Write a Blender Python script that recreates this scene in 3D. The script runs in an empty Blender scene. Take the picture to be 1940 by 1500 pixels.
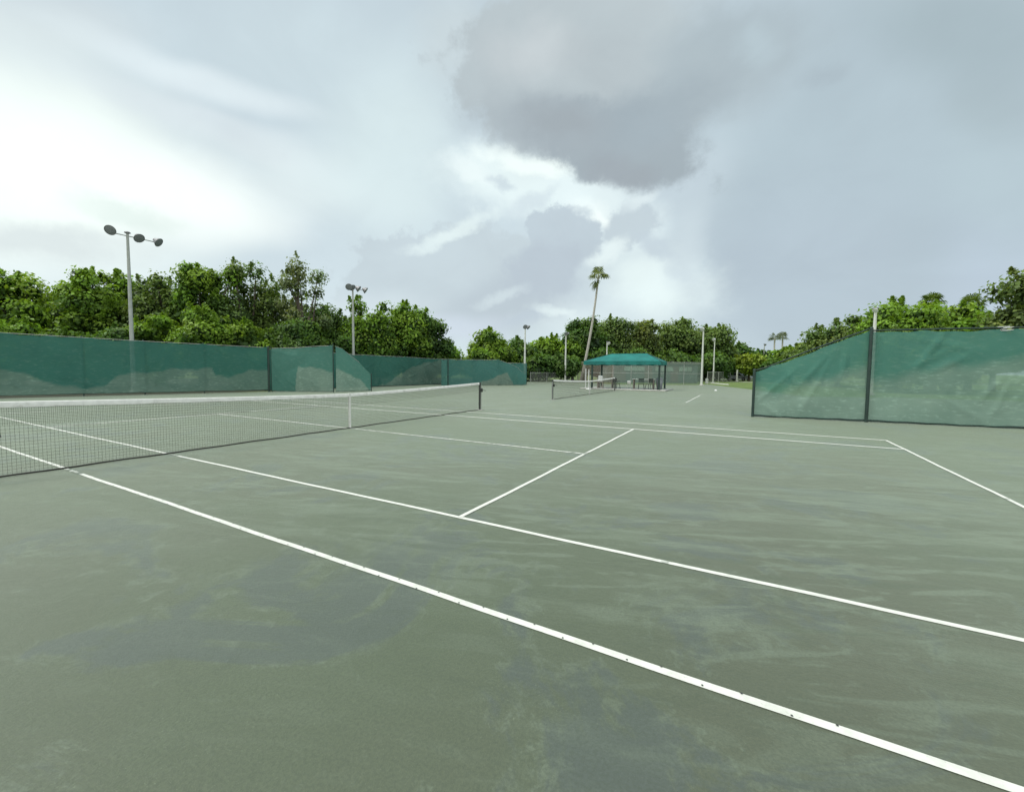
import bpy, math, random
import numpy as np
from mathutils import Vector, Matrix

# ------------------------------------------------------------------ tables
SCREENS = [('left_a',
  (-23.4, -6.73),
  (-18.37, 9.3),
  16.8,
  [(2.97, 3.28), (5.12, 3.17), (9.93, 3.05), (16.86, 2.94)],
  [(3.18, 1.6),
   (5.05, 1.38),
   (5.9, 1.13),
   (6.79, 0.7),
   (7.93, 0.35),
   (8.76, 0.62),
   (9.31, 1.07),
   (10.09, 1.24),
   (11.76, 1.43),
   (13.58, 1.54),
   (13.79, 1.06),
   (14.4, 0.99),
   (15.58, 1.36),
   (16.89, 1.47)],
  [4.04, 6.5, 7.93, 9.84, 12.35, 14.38, 16.77]),
 ('wing_a',
  (-18.24, 9.4),
  (-14.6, 11.5),
  4.2,
  [(0.06, 2.9), (1.64, 2.95), (3.03, 3.07), (4.19, 3.11)],
  [(-0.0, -0.11), (1.58, -0.09), (1.86, 1.7), (3.01, 1.57), (4.13, 1.37)],
  [-0.0, 4.11]),
 ('wing_a2',
  (-14.6, 11.5),
  (-14.1, 14.25),
  2.8,
  [(-0.02, 3.11), (0.55, 2.93), (1.77, 2.09), (2.43, 1.45), (2.73, 1.19)],
  [(-0.0, 1.51), (0.61, 1.41), (1.8, 0.79), (2.42, 0.22), (2.76, -0.16)],
  [2.72]),
 ('left_b',
  (-19.24, 19.25),
  (-19.09, 29.02),
  9.77,
  [(-3.58, 2.85), (-1.88, 2.78), (3.62, 2.78), (9.77, 2.7)],
  [(-0.31, -0.08), (1.56, 0.24), (4.33, 1.55), (6.62, 2.19), (9.32, 2.52), (10.04, 2.54)],
  [0.05, 4.46, 9.78]),
 ('wing_b',
  (-16.4, 25.4),
  (-11.6, 32.05),
  8.2,
  [(0.32, 2.6), (3.49, 2.6), (6.02, 2.65), (7.28, 2.29), (8.2, 1.92), (9.21, 1.05)],
  [(0.33, -0.21), (2.39, -0.23), (6.04, 0.98), (6.99, 1.37), (7.92, -0.27), (9.23, -0.56)],
  [0.65, 6.06]),
 ('left_c', (-14.5, 33.2), (-12.33, 35.86), 3.43, [(-0.9, 2.43), (3.39, 2.38)], [(-0.88, -0.39), (3.43, 0.0)], [3.44]),
 ('right_wing',
  (9.23, 9.95),
  (12.4, 10.22),
  3.18,
  [(-0.06, 1.61), (0.33, 1.73), (1.53, 2.3), (3.11, 2.98)],
  [(-0.04, 1.01), (0.68, 0.85), (1.43, 1.2), (2.01, 1.3), (2.56, 1.6), (3.1, 1.86)],
  [-0.0, 3.14]),
 ('right_b',
  (12.42, 10.22),
  (19.5, 10.83),
  7.11,
  [(-0.05, 2.94), (1.61, 2.94), (3.42, 2.93), (5.02, 2.9)],
  [(0.02, 1.35), (0.7, 1.5), (1.44, 1.61), (1.91, 1.84), (2.6, 1.87), (3.47, 2.02), (5.08, 2.02)],
  [0.0, 3.99])]
TREES = [(-44.26, 0.69, 9.95, 3.13, 'b', 0.6, 'bright leafy tree at the far left, cut off by the photo edge'),
 (-42.48, 2.88, 9.52, 3.23, 'b', 0.6, 'rounded bright green tree left of the gap above the left screen'),
 (-45.04, 6.03, 8.6, 2.88, 'b', 0.6, 'low green tree filling the dip left of the nearest light pole'),
 (-38.21, 6.52, 10.19, 2.65, 'b', 0.6, 'tall bright tree with upright shoots just left of the nearest light pole'),
 (-39.98, 8.97, 10.19, 2.64, 'b', 0.6, 'green tree directly behind the nearest light pole'),
 (-35.78, 10.25, 10.18, 3.04, 'd', 1.6, 'grey green tree with see-through crown right of the nearest light pole'),
 (-31.45, 11.6, 10.87, 2.5, 'b', 0.8, 'bright green tree with pointed top in the middle of the left row'),
 (-30.53, 14.45, 11.59, 3.12, 'd', 1.0, 'tall grey green tree at the highest point of the left row'),
 (-25.64, 17.29, 11.64, 3.0, 'o', 1.6, 'airy open-branched tree leaning right at the end of the tall left row'),
 (-30.67, 17.85, 10.34, 3.87, 'd', 0.5, 'dark dense tree behind the corner of the left screen'),
 (-27.04, 21.11, 8.27, 3.44, 'k', 0.4, 'dark low tree between the tall row and the second light pole'),
 (-23.61, 23.1, 8.77, 3.17, 'b', 0.5, 'bright feathery tree beside the second light pole'),
 (-22.56, 27.18, 8.92, 3.11, 'b', 0.5, 'yellow green tree right of the second light pole'),
 (-21.53, 30.1, 7.88, 2.65, 'k', 0.5, 'darker tree with ragged right edge ending the left row'),
 (-22.73, 35.19, 4.83, 2.28, 'b', 0.4, 'small sloping tree at the foot of the left row'),
 (-22.71, 45.63, 7.55, 3.51, 'b', 0.5, 'bright rounded tree left of the third light pole'),
 (-21.04, 51.23, 7.01, 2.84, 'k', 0.5, 'dull green tree directly behind the third light pole'),
 (-19.94, 58.82, 7.54, 3.98, 'b', 0.5, 'lime green tree between third and fourth light poles'),
 (-14.72, 57.22, 6.59, 2.51, 'b', 0.5, 'lime green tree under the leaning palm'),
 (-13.7, 60.12, 10.74, 3.87, 'k', 1.2, 'dark spreading tree crossed by the leaning palm trunk'),
 (-10.51, 66.6, 11.4, 4.55, 'd', 0.8, 'dull green tree rising behind the teal canopy'),
 (-7.21, 72.0, 11.1, 3.79, 'n', 0.8, 'brownish green tree above the right end of the teal canopy'),
 (-1.89, 78.56, 12.02, 4.92, 'd', 0.8, 'broad dark tree behind the white light pole on the far right court'),
 (3.07, 83.75, 10.84, 5.04, 'd', 0.8, 'dark tree sloping down right of the far white light poles'),
 (7.32, 93.17, 8.04, 3.79, 'k', 0.8, 'low dark tree behind the round lime bush'),
 (11.56, 104.89, 6.69, 2.95, 'k', 0.6, 'smallest dark tree right of the round lime bush'),
 (9.57, 81.73, 5.19, 2.65, 'l', 0.9, 'round lime green clipped tree by the car park'),
 (14.89, 79.03, 6.07, 2.65, 'b', 0.8, 'small bright tree left of the sloping right screen'),
 (17.55, 73.62, 6.45, 3.65, 'd', 0.8, 'low dull tree behind the lower end of the right screen'),
 (18.29, 55.52, 7.72, 3.99, 'd', 1.4, 'flat topped dull tree behind the sloping right screen'),
 (19.98, 49.55, 7.86, 2.7, 'd', 1.0, 'dull green tree behind the pole above the right screen'),
 (20.97, 46.65, 8.78, 3.78, 'b', 1.0, 'bright rounded tree right of the pole above the right screen'),
 (24.46, 48.67, 8.67, 3.28, 'b', 1.0, 'bright tree between the two fan palms on the right'),
 (26.97, 48.97, 8.34, 2.7, 'b', 1.0, 'yellow green tree behind the right fan palm'),
 (29.92, 53.0, 7.18, 2.06, 'k', 1.0, 'dark low tree left of the big tree at the right edge'),
 (26.9, 37.35, 9.56, 3.69, 'n', 0.8, 'big dull brown green tree cut off by the right photo edge')]
BUSHES = [(-36.93, 1.47, 5.15, 2.48, 'b', 'light green bush at the far left above the screen'),
 (-34.67, 3.94, 4.37, 2.56, 'k', 'dark bush low behind the left screen'),
 (-31.26, 5.92, 4.68, 2.36, 'k', 'dark bush around the foot of the nearest light pole'),
 (-30.07, 7.77, 5.8, 2.03, 'b', 'yellow green bush just right of the nearest light pole'),
 (-27.08, 9.5, 6.43, 2.23, 'b', 'bright bush in front of the middle of the left row'),
 (-25.1, 11.81, 5.37, 2.3, 'b', 'mid green bush above the right end of the left screen'),
 (-22.76, 14.33, 5.73, 2.8, 'k', 'dark glossy bush above the angled screen panel'),
 (-24.71, 20.14, 5.59, 2.77, 'k', 'dark bush left of the second light pole'),
 (-23.43, 24.36, 5.55, 2.97, 'k', 'shadowy bush right of the second light pole'),
 (-24.25, 31.99, 5.3, 2.82, 'k', 'shadowy bush at the right end of the left row'),
 (-20.96, 39.7, 4.71, 2.41, 'b', 'bright low bush beyond the far screen'),
 (-16.91, 48.99, 4.14, 3.05, 'k', 'dark hedge bush behind the low rail fence'),
 (-13.95, 50.71, 4.17, 2.67, 'k', 'dark hedge bush at the foot of the leaning palm'),
 (-10.16, 57.54, 5.44, 3.24, 'k', 'dark bush behind the left end of the teal canopy'),
 (-6.4, 62.04, 5.6, 3.76, 'k', 'dark bush above the teal canopy'),
 (-1.95, 69.26, 5.45, 4.42, 'k', 'dark bush behind the chain link fence'),
 (3.25, 74.59, 5.17, 4.09, 'k', 'dark bush behind the far white light poles'),
 (13.34, 71.18, 3.67, 2.43, 'k', 'dark bush beyond the lower end of the right screen'),
 (17.58, 60.9, 5.05, 3.72, 'd', 'dull bush behind the sloping right screen'),
 (19.97, 40.27, 5.52, 2.88, 'd', 'dull bush behind the left part of the right screen'),
 (23.38, 41.1, 5.45, 2.8, 'k', 'dark bush behind the right part of the right screen')]
LAMPS = [(-23.48, 3.83, 9.57, [-0.85, 0.5, 1.5], 0.085, 'tall grey light pole with three round lamps behind the near left screen'),
 (-20.64, 18.45, 8.69, [-0.55, -0.2, 0.5, 1.3], 0.085, 'light pole with round lamps in front of the bright trees, second from the left'),
 (-13.06, 36.75, 6.68, [-0.35, 0.5], 0.085, 'light pole at the end of the far left screen'),
 (-12.82, 49.05, 6.86, [-0.4, 0.45], 0.09, 'light pole left of the leaning palm'),
 (-8.41, 53.93, 5.74, [0.2], 0.085, 'short single light pole sticking up behind the teal canopy'),
 (4.58, 47.56, 6.61, [-0.45], 0.085, 'white light pole standing at the corner of the chain link fence'),
 (4.97, 61.69, 6.33, [-0.5], 0.07, 'thinner white light pole second right of the teal canopy'),
 (16.86, 32.68, 6.19, [-0.4], 0.1, 'white light pole rising behind the post of the right screen'),
 (12.34, 104.19, 7.8, [0.0], 0.12, 'distant thin light pole right of the round lime tree')]
P = {'bench0': (4.28, 58.83),
 'bld0': (-7.78, 51.97),
 'bld1': (3.19, 58.34),
 'bollard': (4.33, 59.0),
 'car1': (5.34, 87.39),
 'car2': (7.89, 84.23),
 'car3': (12.13, 91.32),
 'car4': (14.53, 88.08),
 'curb0': (3.33, 74.44),
 'curb1': (8.15, 68.5),
 'fan1': (25.08, 52.5),
 'fan1_h': 8.87,
 'fan2': (28.14, 53.12),
 'fan2_h': 8.58,
 'fp1': (15.65, 135.07),
 'fp1_h': 11.22,
 'fp2': (17.78, 139.78),
 'fp2_h': 11.78,
 'marker': (6.85, 32.95),
 'noti': (4.84, 59.3),
 'palm': (-12.24, 54.02),
 'palm_h': 14.57,
 'palm_top': (-10.26, 55.17),
 'path0': (0.08, 131.53),
 'pole3': (6.53, 83.44),
 'shelter': (18.51, 22.05),
 'whitepost': (7.7, 79.49)}
SKY = [((-2.255, 0.118, 2.961), (0.411, -1.825, -0.071), (177, 192, 202), 0.45, 1.05, 1, 1),
 ((-3.657, 0.155, 5.463), (0.342, -3.963, 0.064), (179, 192, 204), 0.3, 1.1, 1, 0.8),
 ((-9.525, 0.496, 11.807), (0.705, -5.832, -0.184), (187, 200, 215), 0.2, 1.1, 1, 0.8),
 ((-14.748, 0.825, 18.267), (2.464, -8.3, -0.661), (180, 196, 205), 0.3, 1.2, 1, 0.6),
 ((-5.636, 0.364, 7.052), (4.675, -11.059, -0.681), (163, 178, 186), 0.2, 1.2, 1, 0.8),
 ((-13.343, 4.19, 15.209), (-1.389, -15.464, 7.681), (163, 177, 184), 0.1, 1.1, 1, 0.5),
 ((-2.517, -0.632, 6.558), (-0.357, -6.964, 4.867), (200, 214, 222), 0.2, 1.2, 1, 1),
 ((-6.494, -1.302, 19.326), (-4.248, -17.728, 21.034), (206, 216, 222), 0.2, 1.2, 1, 0.8),
 ((-2.99, -0.57, 8.925), (-0.078, -4.203, 1.419), (241, 249, 247), 0.15, 1.15, 1, 1),
 ((-4.94, -0.714, 14.638), (-1.006, -7.242, 5.167), (250, 258, 254), 0.15, 1.1, 1, 1),
 ((-3.555, -0.869, 9.968), (0.651, -11.227, 1.638), (252, 258, 256), 0.2, 1.1, 1, 0.95),
 ((-3.811, -1.565, 10.926), (2.056, -27.46, 7.823), (224, 234, 240), 0.2, 1.1, 1, 0.8),
 ((-3.655, -1.377, 10.278), (3.094, -28.672, 3.901), (219, 228, 234), 0.2, 1.1, 1, 0.7),
 ((-9.31, -4.401, 26.105), (7.979, -35.434, -6.238), (206, 216, 224), 0.1, 1.1, 1, 0.6),
 ((-3.815, -0.775, 9.766), (0.22, -13.085, 4.255), (228, 238, 240), 0.1, 1.2, 1, 0.7),
 ((-6.675, -0.762, 19.477), (-1.772, -25.007, 10.168), (216, 224, 226), 0.2, 1.1, 2, 0.9),
 ((-8.991, -2.22, 25.675), (3.768, -37.93, -0.448), (224, 236, 232), 0.1, 1.1, 2, 0.7),
 ((-4.89, -0.025, 11.315), (-0.444, -4.895, 3.155), (213, 227, 231), 0.2, 1.2, 1, 0.8),
 ((-4.191, -0.376, 8.605), (1.058, -11.337, 2.472), (226, 238, 241), 0.4, 1.05, 2, 1),
 ((-5.399, -2.106, 10.714), (4.599, -11.711, -4.553), (226, 238, 242), 0.3, 1.05, 2, 1),
 ((-5.453, -0.306, 9.593), (1.397, -9.676, -0.66), (228, 240, 242), 0.2, 1.1, 2, 1),
 ((-4.718, 0.095, 9.031), (0.221, -17.1, 1.662), (212, 224, 230), 0.2, 1.1, 2, 0.9),
 ((-3.701, 0.282, 8.109), (-0.807, -8.338, 3.465), (196, 208, 216), 0.85, 1.0, 3, 1),
 ((-3.662, 0.847, 7.458), (-2.506, -11.904, 7.075), (186, 197, 207), 0.3, 1.1, 2, 0.8),
 ((-5.581, -0.047, 13.298), (-0.67, -14.646, 3.446), (208, 219, 227), 0.2, 1.1, 1, 0.8),
 ((-4.913, 0.004, 10.957), (-0.632, -29.999, 4.122), (204, 214, 227), 0.2, 1.1, 1, 0.9),
 ((-6.218, 3.315, 12.646), (-17.506, -38.462, 50.034), (226, 238, 240), 0.3, 1.1, 3, 0.8),
 ((-9.844, -3.795, 20.295), (4.428, -12.26, -5.058), (190, 202, 212), 0.85, 1.0, 3, 1),
 ((-11.356, -9.097, 24.523), (21.068, -31.411, -29.037), (236, 246, 248), 0.2, 1.1, 3, 0.9),
 ((-7.187, 2.883, 13.647), (-4.209, -12.785, 11.271), (186, 197, 208), 0.5, 1.0, 3, 1),
 ((-12.249, 6.233, 20.166), (-6.572, -18.184, 17.371), (193, 205, 214), 0.7, 1.0, 3, 0.9),
 ((-13.138, 8.061, 22.252), (-19.929, -39.651, 46.981), (232, 243, 245), 0.2, 1.1, 3, 0.8),
 ((-19.909, 0.698, 33.241), (0.71, -7.535, 0.633), (202, 214, 222), 0.1, 1.2, 1, 0.8),
 ((-8.512, 5.228, 12.425), (-5.242, -13.157, 13.88), (194, 207, 217), 0.1, 1.1, 1, 0.8),
 ((-11.414, -5.006, 26.646), (10.042, -37.718, -5.526), (234, 244, 246), 0.2, 1.1, 3, 0.8),
 ((-7.461, -1.88, 15.965), (7.486, -39.951, 2.396), (244, 253, 252), 0.3, 1.1, 3, 0.9),
 ((-9.55, 0.056, 20.828), (-0.603, -12.566, 9.282), (200, 211, 217), 0.3, 1.1, 2, 0.8),
 ((-3.109, -0.072, 6.049), (0.743, -8.065, 3.1), (183, 193, 199), 0.78, 1.02, 3, 1),
 ((-3.726, 0.128, 6.979), (1.107, -12.026, 5.705), (184, 194, 200), 0.5, 1.1, 2, 1),
 ((-6.188, 2.252, 8.862), (0.055, -10.891, 5.912), (170, 182, 190), 0.3, 1.15, 2, 0.9),
 ((-4.527, -1.079, 8.818), (3.183, -11.92, -0.406), (163, 174, 182), 0.68, 1.03, 3, 1),
 ((-3.69, -0.594, 7.434), (2.673, -16.033, 2.63), (166, 176, 184), 0.3, 1.15, 2, 0.9),
 ((-6.214, 3.557, 9.199), (-2.996, -12.466, 11.337), (162, 174, 183), 0.3, 1.15, 2, 0.9),
 ((-7.747, -0.734, 15.553), (2.977, -25.559, 7.091), (160, 168, 175), 0.2, 1.1, 3, 0.6),
 ((-16.107, -11.084, 37.895), (26.137, -55.286, -32.037), (200, 212, 221), 0.2, 1.1, 3, 0.8),
 ((-11.65, 9.6, 19.968), (-23.318, -39.94, 61.64), (206, 218, 226), 0.2, 1.1, 3, 0.8),
 ((-17.599, -16.883, 38.476), (43.404, -54.167, -63.771), (244, 252, 252), 0.2, 1.1, 3, 0.9),
 ((-15.489, 9.749, 24.147), (-20.933, -48.355, 54.332), (222, 233, 238), 0.2, 1.1, 3, 0.8),
 ((-12.079, -8.782, 23.427), (23.131, -30.909, -32.5), (196, 208, 218), 0.2, 1.1, 3, 0.8),
 ((-19.409, -6.387, 34.231), (28.527, -64.45, -35.37), (204, 216, 224), 0.2, 1.1, 3, 0.7),
 ((-12.929, 4.984, 25.56), (-15.688, -43.821, 37.131), (190, 202, 214), 0.2, 1.1, 3, 0.7),
 ((-11.029, 4.304, 22.271), (-17.952, -50.215, 45.952), (214, 226, 232), 0.2, 1.1, 3, 0.6),
 ((-13.708, -2.23, 27.226), (9.536, -52.627, -11.668), (226, 238, 241), 0.2, 1.1, 3, 0.8),
 ((-9.733, -1.744, 18.427), (5.691, -23.298, -0.936), (160, 168, 176), 0.3, 1.1, 3, 0.8),
 ((-6.593, 0.139, 13.234), (0.443, -14.832, 8.201), (198, 205, 210), 0.1, 1.1, 2, 0.9),
 ((-6.021, 0.206, 11.076), (1.725, -16.473, 6.465), (178, 187, 193), 0.1, 1.1, 2, 0.7),
 ((-19.772, 9.002, 26.314), (-1.061, -21.788, 13.75), (182, 197, 206), 0.1, 1.1, 2, 0.8),
 ((-22.937, 9.127, 29.241), (-2.665, -51.596, 29.073), (166, 178, 188), 0.1, 1.1, 2, 0.5)]

# ------------------------------------------------------------------ helpers
scene = bpy.context.scene
col = scene.collection
R = math.radians

def tag(o, label=None, cat=None, group=None, kind=None):
    if label: o['label'] = label
    if cat: o['category'] = cat
    if group: o['group'] = group
    if kind: o['kind'] = kind
    return o

def empty(name, loc=(0, 0, 0), rz=0.0):
    o = bpy.data.objects.new(name, None)
    o.empty_display_size = 0.3
    col.objects.link(o)
    o.location = loc
    o.rotation_euler = (0, 0, rz)
    return o

def srgb(c, a=1.0):
    r = []
    for v in c:
        v = v / 255.0
        r.append(v / 12.92 if v <= 0.04045 else ((v + 0.055) / 1.055) ** 2.4)
    return (r[0], r[1], r[2], a)

class MB:
    """collects shapes; build() links them as one mesh object"""
    def __init__(s):
        s.v, s.f, s.m, s.sm = [], [], [], []
        s.attr = None
    def add(s, vs, fs, mi=0, smooth=False):
        b = len(s.v)
        s.v += [tuple(p) for p in vs]
        for f in fs:
            s.f.append(tuple(i + b for i in f)); s.m.append(mi); s.sm.append(smooth)
    def box(s, c, d, rz=0.0, mi=0, bev=0.0, top=1.0):
        hx, hy, hz = d[0] / 2, d[1] / 2, d[2] / 2
        cs, sn = math.cos(rz), math.sin(rz)
        def P_(x, y, z): return (c[0] + x * cs - y * sn, c[1] + x * sn + y * cs, c[2] + z)
        if bev <= 0:
            vs = [P_(sx * hx * (top if sz > 0 else 1), sy * hy * (top if sz > 0 else 1), sz * hz) for sz in (-1, 1) for sy in (-1, 1) for sx in (-1, 1)]
            fs = [(0, 2, 3, 1), (4, 5, 7, 6), (0, 1, 5, 4), (2, 6, 7, 3), (0, 4, 6, 2), (1, 3, 7, 5)]
            s.add(vs, fs, mi); return
        b = min(bev, hx * .9, hy * .9, hz * .9)
        rings = []
        for z, k in ((-hz, b), (-hz + b, 0), (hz - b, 0), (hz, b)):
            X, Y = hx - k, hy - k
            ring = [(-X, -Y + b), (-X + b, -Y), (X - b, -Y), (X, -Y + b), (X, Y - b), (X - b, Y), (-X + b, Y), (-X, Y - b)]
            rings.append([P_(x, y, z) for x, y in ring])
        vs = [p for r_ in rings for p in r_]
        fs = [tuple(range(7, -1, -1)), tuple(range(24, 32))]
        for k in range(3):
            for i in range(8):
                j = (i + 1) % 8
                fs.append((k * 8 + i, k * 8 + j, k * 8 + 8 + j, k * 8 + 8 + i))
        s.add(vs, fs, mi)
    def tube(s, pts, rad, n=8, mi=0, cap=True):
        pts = [Vector(p) for p in pts]
        if not isinstance(rad, (list, tuple)): rad = [rad] * len(pts)
        vs, fs = [], []
        up = None
        for i, p in enumerate(pts):
            d = (pts[min(i + 1, len(pts) - 1)] - pts[max(i - 1, 0)]).normalized()
            if up is None or abs(d.dot(up)) > .98:
                up = Vector((1, 0, 0)) if abs(d.z) > .8 else Vector((0, 0, 1))
            a = d.cross(up).normalized(); b = a.cross(d).normalized(); up = b
            for k in range(n):
                t = 2 * math.pi * k / n
                vs.append(p + a * (rad[i] * math.cos(t)) + b * (rad[i] * math.sin(t)))
        for i in range(len(pts) - 1):
            for k in range(n):
                j = (k + 1) % n
                fs.append((i * n + k, i * n + j, (i + 1) * n + j, (i + 1) * n + k))
        s.add(vs, fs, mi, True)
        if cap:
            s.add([vs[k] for k in range(n)], [tuple(range(n))], mi)
            s.add([vs[(len(pts) - 1) * n + k] for k in range(n)], [tuple(range(n - 1, -1, -1))], mi)
    def lathe(s, prof, c, axis=(0, 0, 1), n=20, mi=0):
        """prof: list of (radius, distance along axis)"""
        ax = Vector(axis).normalized()
        a = ax.cross(Vector((0, 0, 1)) if abs(ax.z) < .9 else Vector((1, 0, 0))).normalized()
        b = ax.cross(a)
        vs, fs = [], []
        for r_, h in prof:
            for k in range(n):
                t = 2 * math.pi * k / n
                vs.append(Vector(c) + ax * h + a * (r_ * math.cos(t)) + b * (r_ * math.sin(t)))
        for i in range(len(prof) - 1):
            for k in range(n):
                j = (k + 1) % n
                fs.append((i * n + k, (i + 1) * n + k, (i + 1) * n + j, i * n + j))
        s.add(vs, fs, mi, True)
    def build(s, name, mats, parent=None, loc=None):
        me = bpy.data.meshes.new(name)
        me.from_pydata(s.v, [], s.f)
        if not isinstance(mats, (list, tuple)): mats = [mats]
        for m in mats: me.materials.append(m)
        me.polygons.foreach_set('material_index', s.m)
        me.polygons.foreach_set('use_smooth', s.sm)
        if s.attr is not None:
            at = me.attributes.new('mask', 'FLOAT', 'POINT')
            at.data.foreach_set('value', s.attr)
        me.update()
        o = bpy.data.objects.new(name, me)
        col.objects.link(o)
        if parent is not None: o.parent = parent
        if loc is not None: o.location = loc
        return o

# ------------------------------------------------------------------ materials
class NT:
    def __init__(s, mat):
        s.t = mat.node_tree; s.n = s.t.nodes; s.l = s.t.links
    def N(s, typ, **kw):
        n = s.n.new(typ)
        for k, v in kw.items():
            if hasattr(n, k) and k not in ('Scale',):
                try: setattr(n, k, v); continue
                except Exception: pass
            n.inputs[k].default_value = v
        return n
    def L(s, a, b): s.l.new(a, b)
    def mix(s, fac, a, b, blend='MIX'):
        n = s.n.new('ShaderNodeMix'); n.data_type = 'RGBA'; n.blend_type = blend
        for sock, v in ((n.inputs[0], fac), (n.inputs[6], a), (n.inputs[7], b)):
            if hasattr(v, 'links'): s.l.new(v, sock)
            else: sock.default_value = v
        return n.outputs[2]
    def math(s, op, a, b=0.0, c=0.0, clamp=False):
        n = s.n.new('ShaderNodeMath'); n.operation = op; n.use_clamp = clamp
        for i, v in enumerate((a, b, c)):
            if hasattr(v, 'links'): s.l.new(v, n.inputs[i])
            else: n.inputs[i].default_value = v
        return n.outputs[0]
    def ramp(s, x, lo, hi, a=0.0, b=1.0, smooth=True):
        n = s.n.new('ShaderNodeMapRange')
        n.interpolation_type = 'SMOOTHSTEP' if smooth else 'LINEAR'
        s.l.new(x, n.inputs[0])
        n.inputs[1].default_value = lo; n.inputs[2].default_value = hi
        n.inputs[3].default_value = a; n.inputs[4].default_value = b
        return n.outputs[0]
    def noise(s, vec, scale, detail=4, rough=.55, dist=0.0):
        n = s.n.new('ShaderNodeTexNoise')
        n.inputs['Scale'].default_value = scale; n.inputs['Detail'].default_value = detail
        n.inputs['Roughness'].default_value = rough; n.inputs['Distortion'].default_value = dist
        if vec is not None: s.l.new(vec, n.inputs['Vector'])
        return n.outputs['Fac']
    def mapping(s, vec, scale=(1, 1, 1), rot=(0, 0, 0), loc=(0, 0, 0)):
        n = s.n.new('ShaderNodeMapping')
        n.inputs['Scale'].default_value = scale; n.inputs['Rotation'].default_value = rot; n.inputs['Location'].default_value = loc
        s.l.new(vec, n.inputs['Vector']); return n.outputs[0]

def newmat(name):
    m = bpy.data.materials.new(name); m.use_nodes = True
    t = NT(m)
    bs = t.n['Principled BSDF']
    return m, t, bs

def coords(t, which='Object'):
    return t.n.new('ShaderNodeTexCoord').outputs[which]

def simple(name, c, rough=.6, metal=0.0, var=.18, scale=6.0, bump=0.0, dirt=None):
    m, t, bs = newmat(name)
    v = coords(t)
    nz = t.noise(v, scale, 5, .6)
    c = tuple(c[:3])
    lo = tuple(x * (1 - var) for x in c) + (1,); hi = tuple(min(1, x * (1 + var)) for x in c) + (1,)
    out = t.mix(t.ramp(nz, .3, .7), lo, hi)
    if dirt:
        n2 = t.noise(v, scale * .35, 6, .7)
        out = t.mix(t.ramp(n2, .52, .72, 0, .6), out, tuple(dirt) + (1,))
    t.L(out, bs.inputs['Base Color'])
    bs.inputs['Roughness'].default_value = rough; bs.inputs['Metallic'].default_value = metal
    if bump:
        b = t.n.new('ShaderNodeBump'); b.inputs['Strength'].default_value = bump; b.inputs['Distance'].default_value = .01
        t.L(nz, b.inputs['Height']); t.L(b.outputs[0], bs.inputs['Normal'])
    return m

M = {}
M['pole'] = simple('galvanised_pole', srgb((172, 176, 170)), .5, .0, .12, 2.5, dirt=srgb((120, 122, 112))[:3])
M['white_pole'] = simple('white_painted_pole', (.66, .68, .62), .5, 0, .08, 2)
M['dark_metal'] = simple('dark_green_metal', (.02, .045, .036), .5, 0, .2, 4)
M['net_post'] = simple('net_post_paint', (.03, .035, .03), .45, 0, .25, 5)
M['lamp_shell'] = simple('lamp_shell', (.24, .245, .25), .5, .3, .15, 4)
M['lamp_glass'] = simple('lamp_glass', (.26, .275, .29), .25, 0, .1, 8)
M['white_plastic'] = simple('white_plastic', (.75, .76, .74), .4, 0, .05, 3)
M['white_band'] = simple('white_net_tape', (.74, .74, .70), .8, 0, .08, 9, dirt=(.42, .42, .36))
M['net_cord'] = simple('black_net_cord', (.035, .033, .029), .8, 0, .1, 5)
M['net_mesh'] = simple('faded_net_cord', (.085, .082, .070), .8, 0, .15, 3)
M['black_plastic'] = simple('black_plastic', (.012, .016, .017), .45, 0, .2, 5)
M['concrete'] = simple('pale_concrete', (.46, .46, .42), .85, 0, .12, 1.8, .3, dirt=(.3, .3, .27))
M['path'] = simple('pale_path', (.55, .54, .50), .9, 0, .1, .8)
M['asphalt'] = simple('asphalt', (.06, .06, .062), .9, 0, .2, 3)
M['bark'] = simple('bark', (.11, .09, .07), .9, 0, .35, 7, .5)
M['palm_bark'] = simple('palm_bark', (.44, .42, .37), .9, 0, .25, 9, .5)
M['wood'] = simple('weathered_wood', (.30, .26, .22), .8, 0, .2, 5)
M['wall_green'] = simple('grey_green_wall', (.14, .20, .17), .85, 0, .12, 2)
M['wall_tan'] = simple('brown_grey_wall', (.20, .18, .15), .85, 0, .15, 2)
M['window'] = simple('pale_green_window', (.36, .48, .40), .25, 0, .12, 1.5)
M['car_dark'] = simple('dark_car_paint', (.04, .045, .05), .3, .2, .1, 1)
M['car_silver'] = simple('silver_car_paint', (.38, .40, .42), .3, .3, .08, 1)
M['car_white'] = simple('white_car_paint', (.72, .73, .73), .3, .0, .05, 1)
M['car_glass'] = simple('car_glass', (.02, .025, .03), .1, 0, .1, 1)
M['tyre'] = simple('tyre_rubber', (.015, .015, .015), .9, 0, .1, 3)
M['rim'] = simple('wheel_rim', (.4, .4, .4), .4, .5, .1, 3)
M['red'] = simple('red_lens', (.4, .02, .02), .3, 0, .1, 3)
M['shelter'] = simple('cream_shelter_wall', (.36, .39, .35), .8, 0, .08, 1.5)

def mat_canopy():
    m, t, bs = newmat('teal_canopy_cloth')
    v = coords(t)
    nz = t.noise(v, 1.2, 5, .6)
    c = t.mix(t.ramp(nz, .3, .7), (.012, .185, .165, 1), (.022, .27, .235, 1))
    t.L(c, bs.inputs['Base Color']); bs.inputs['Roughness'].default_value = .55
    tr = t.n.new('ShaderNodeBsdfTranslucent'); t.L(c, tr.inputs[0])
    mx = t.n.new('ShaderNodeMixShader'); mx.inputs[0].default_value = .25
    t.L(bs.outputs[0], mx.inputs[1]); t.L(tr.outputs[0], mx.inputs[2])
    t.L(mx.outputs[0], t.n['Material Output'].inputs[0])
    return m
M['canopy'] = mat_canopy()

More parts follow.
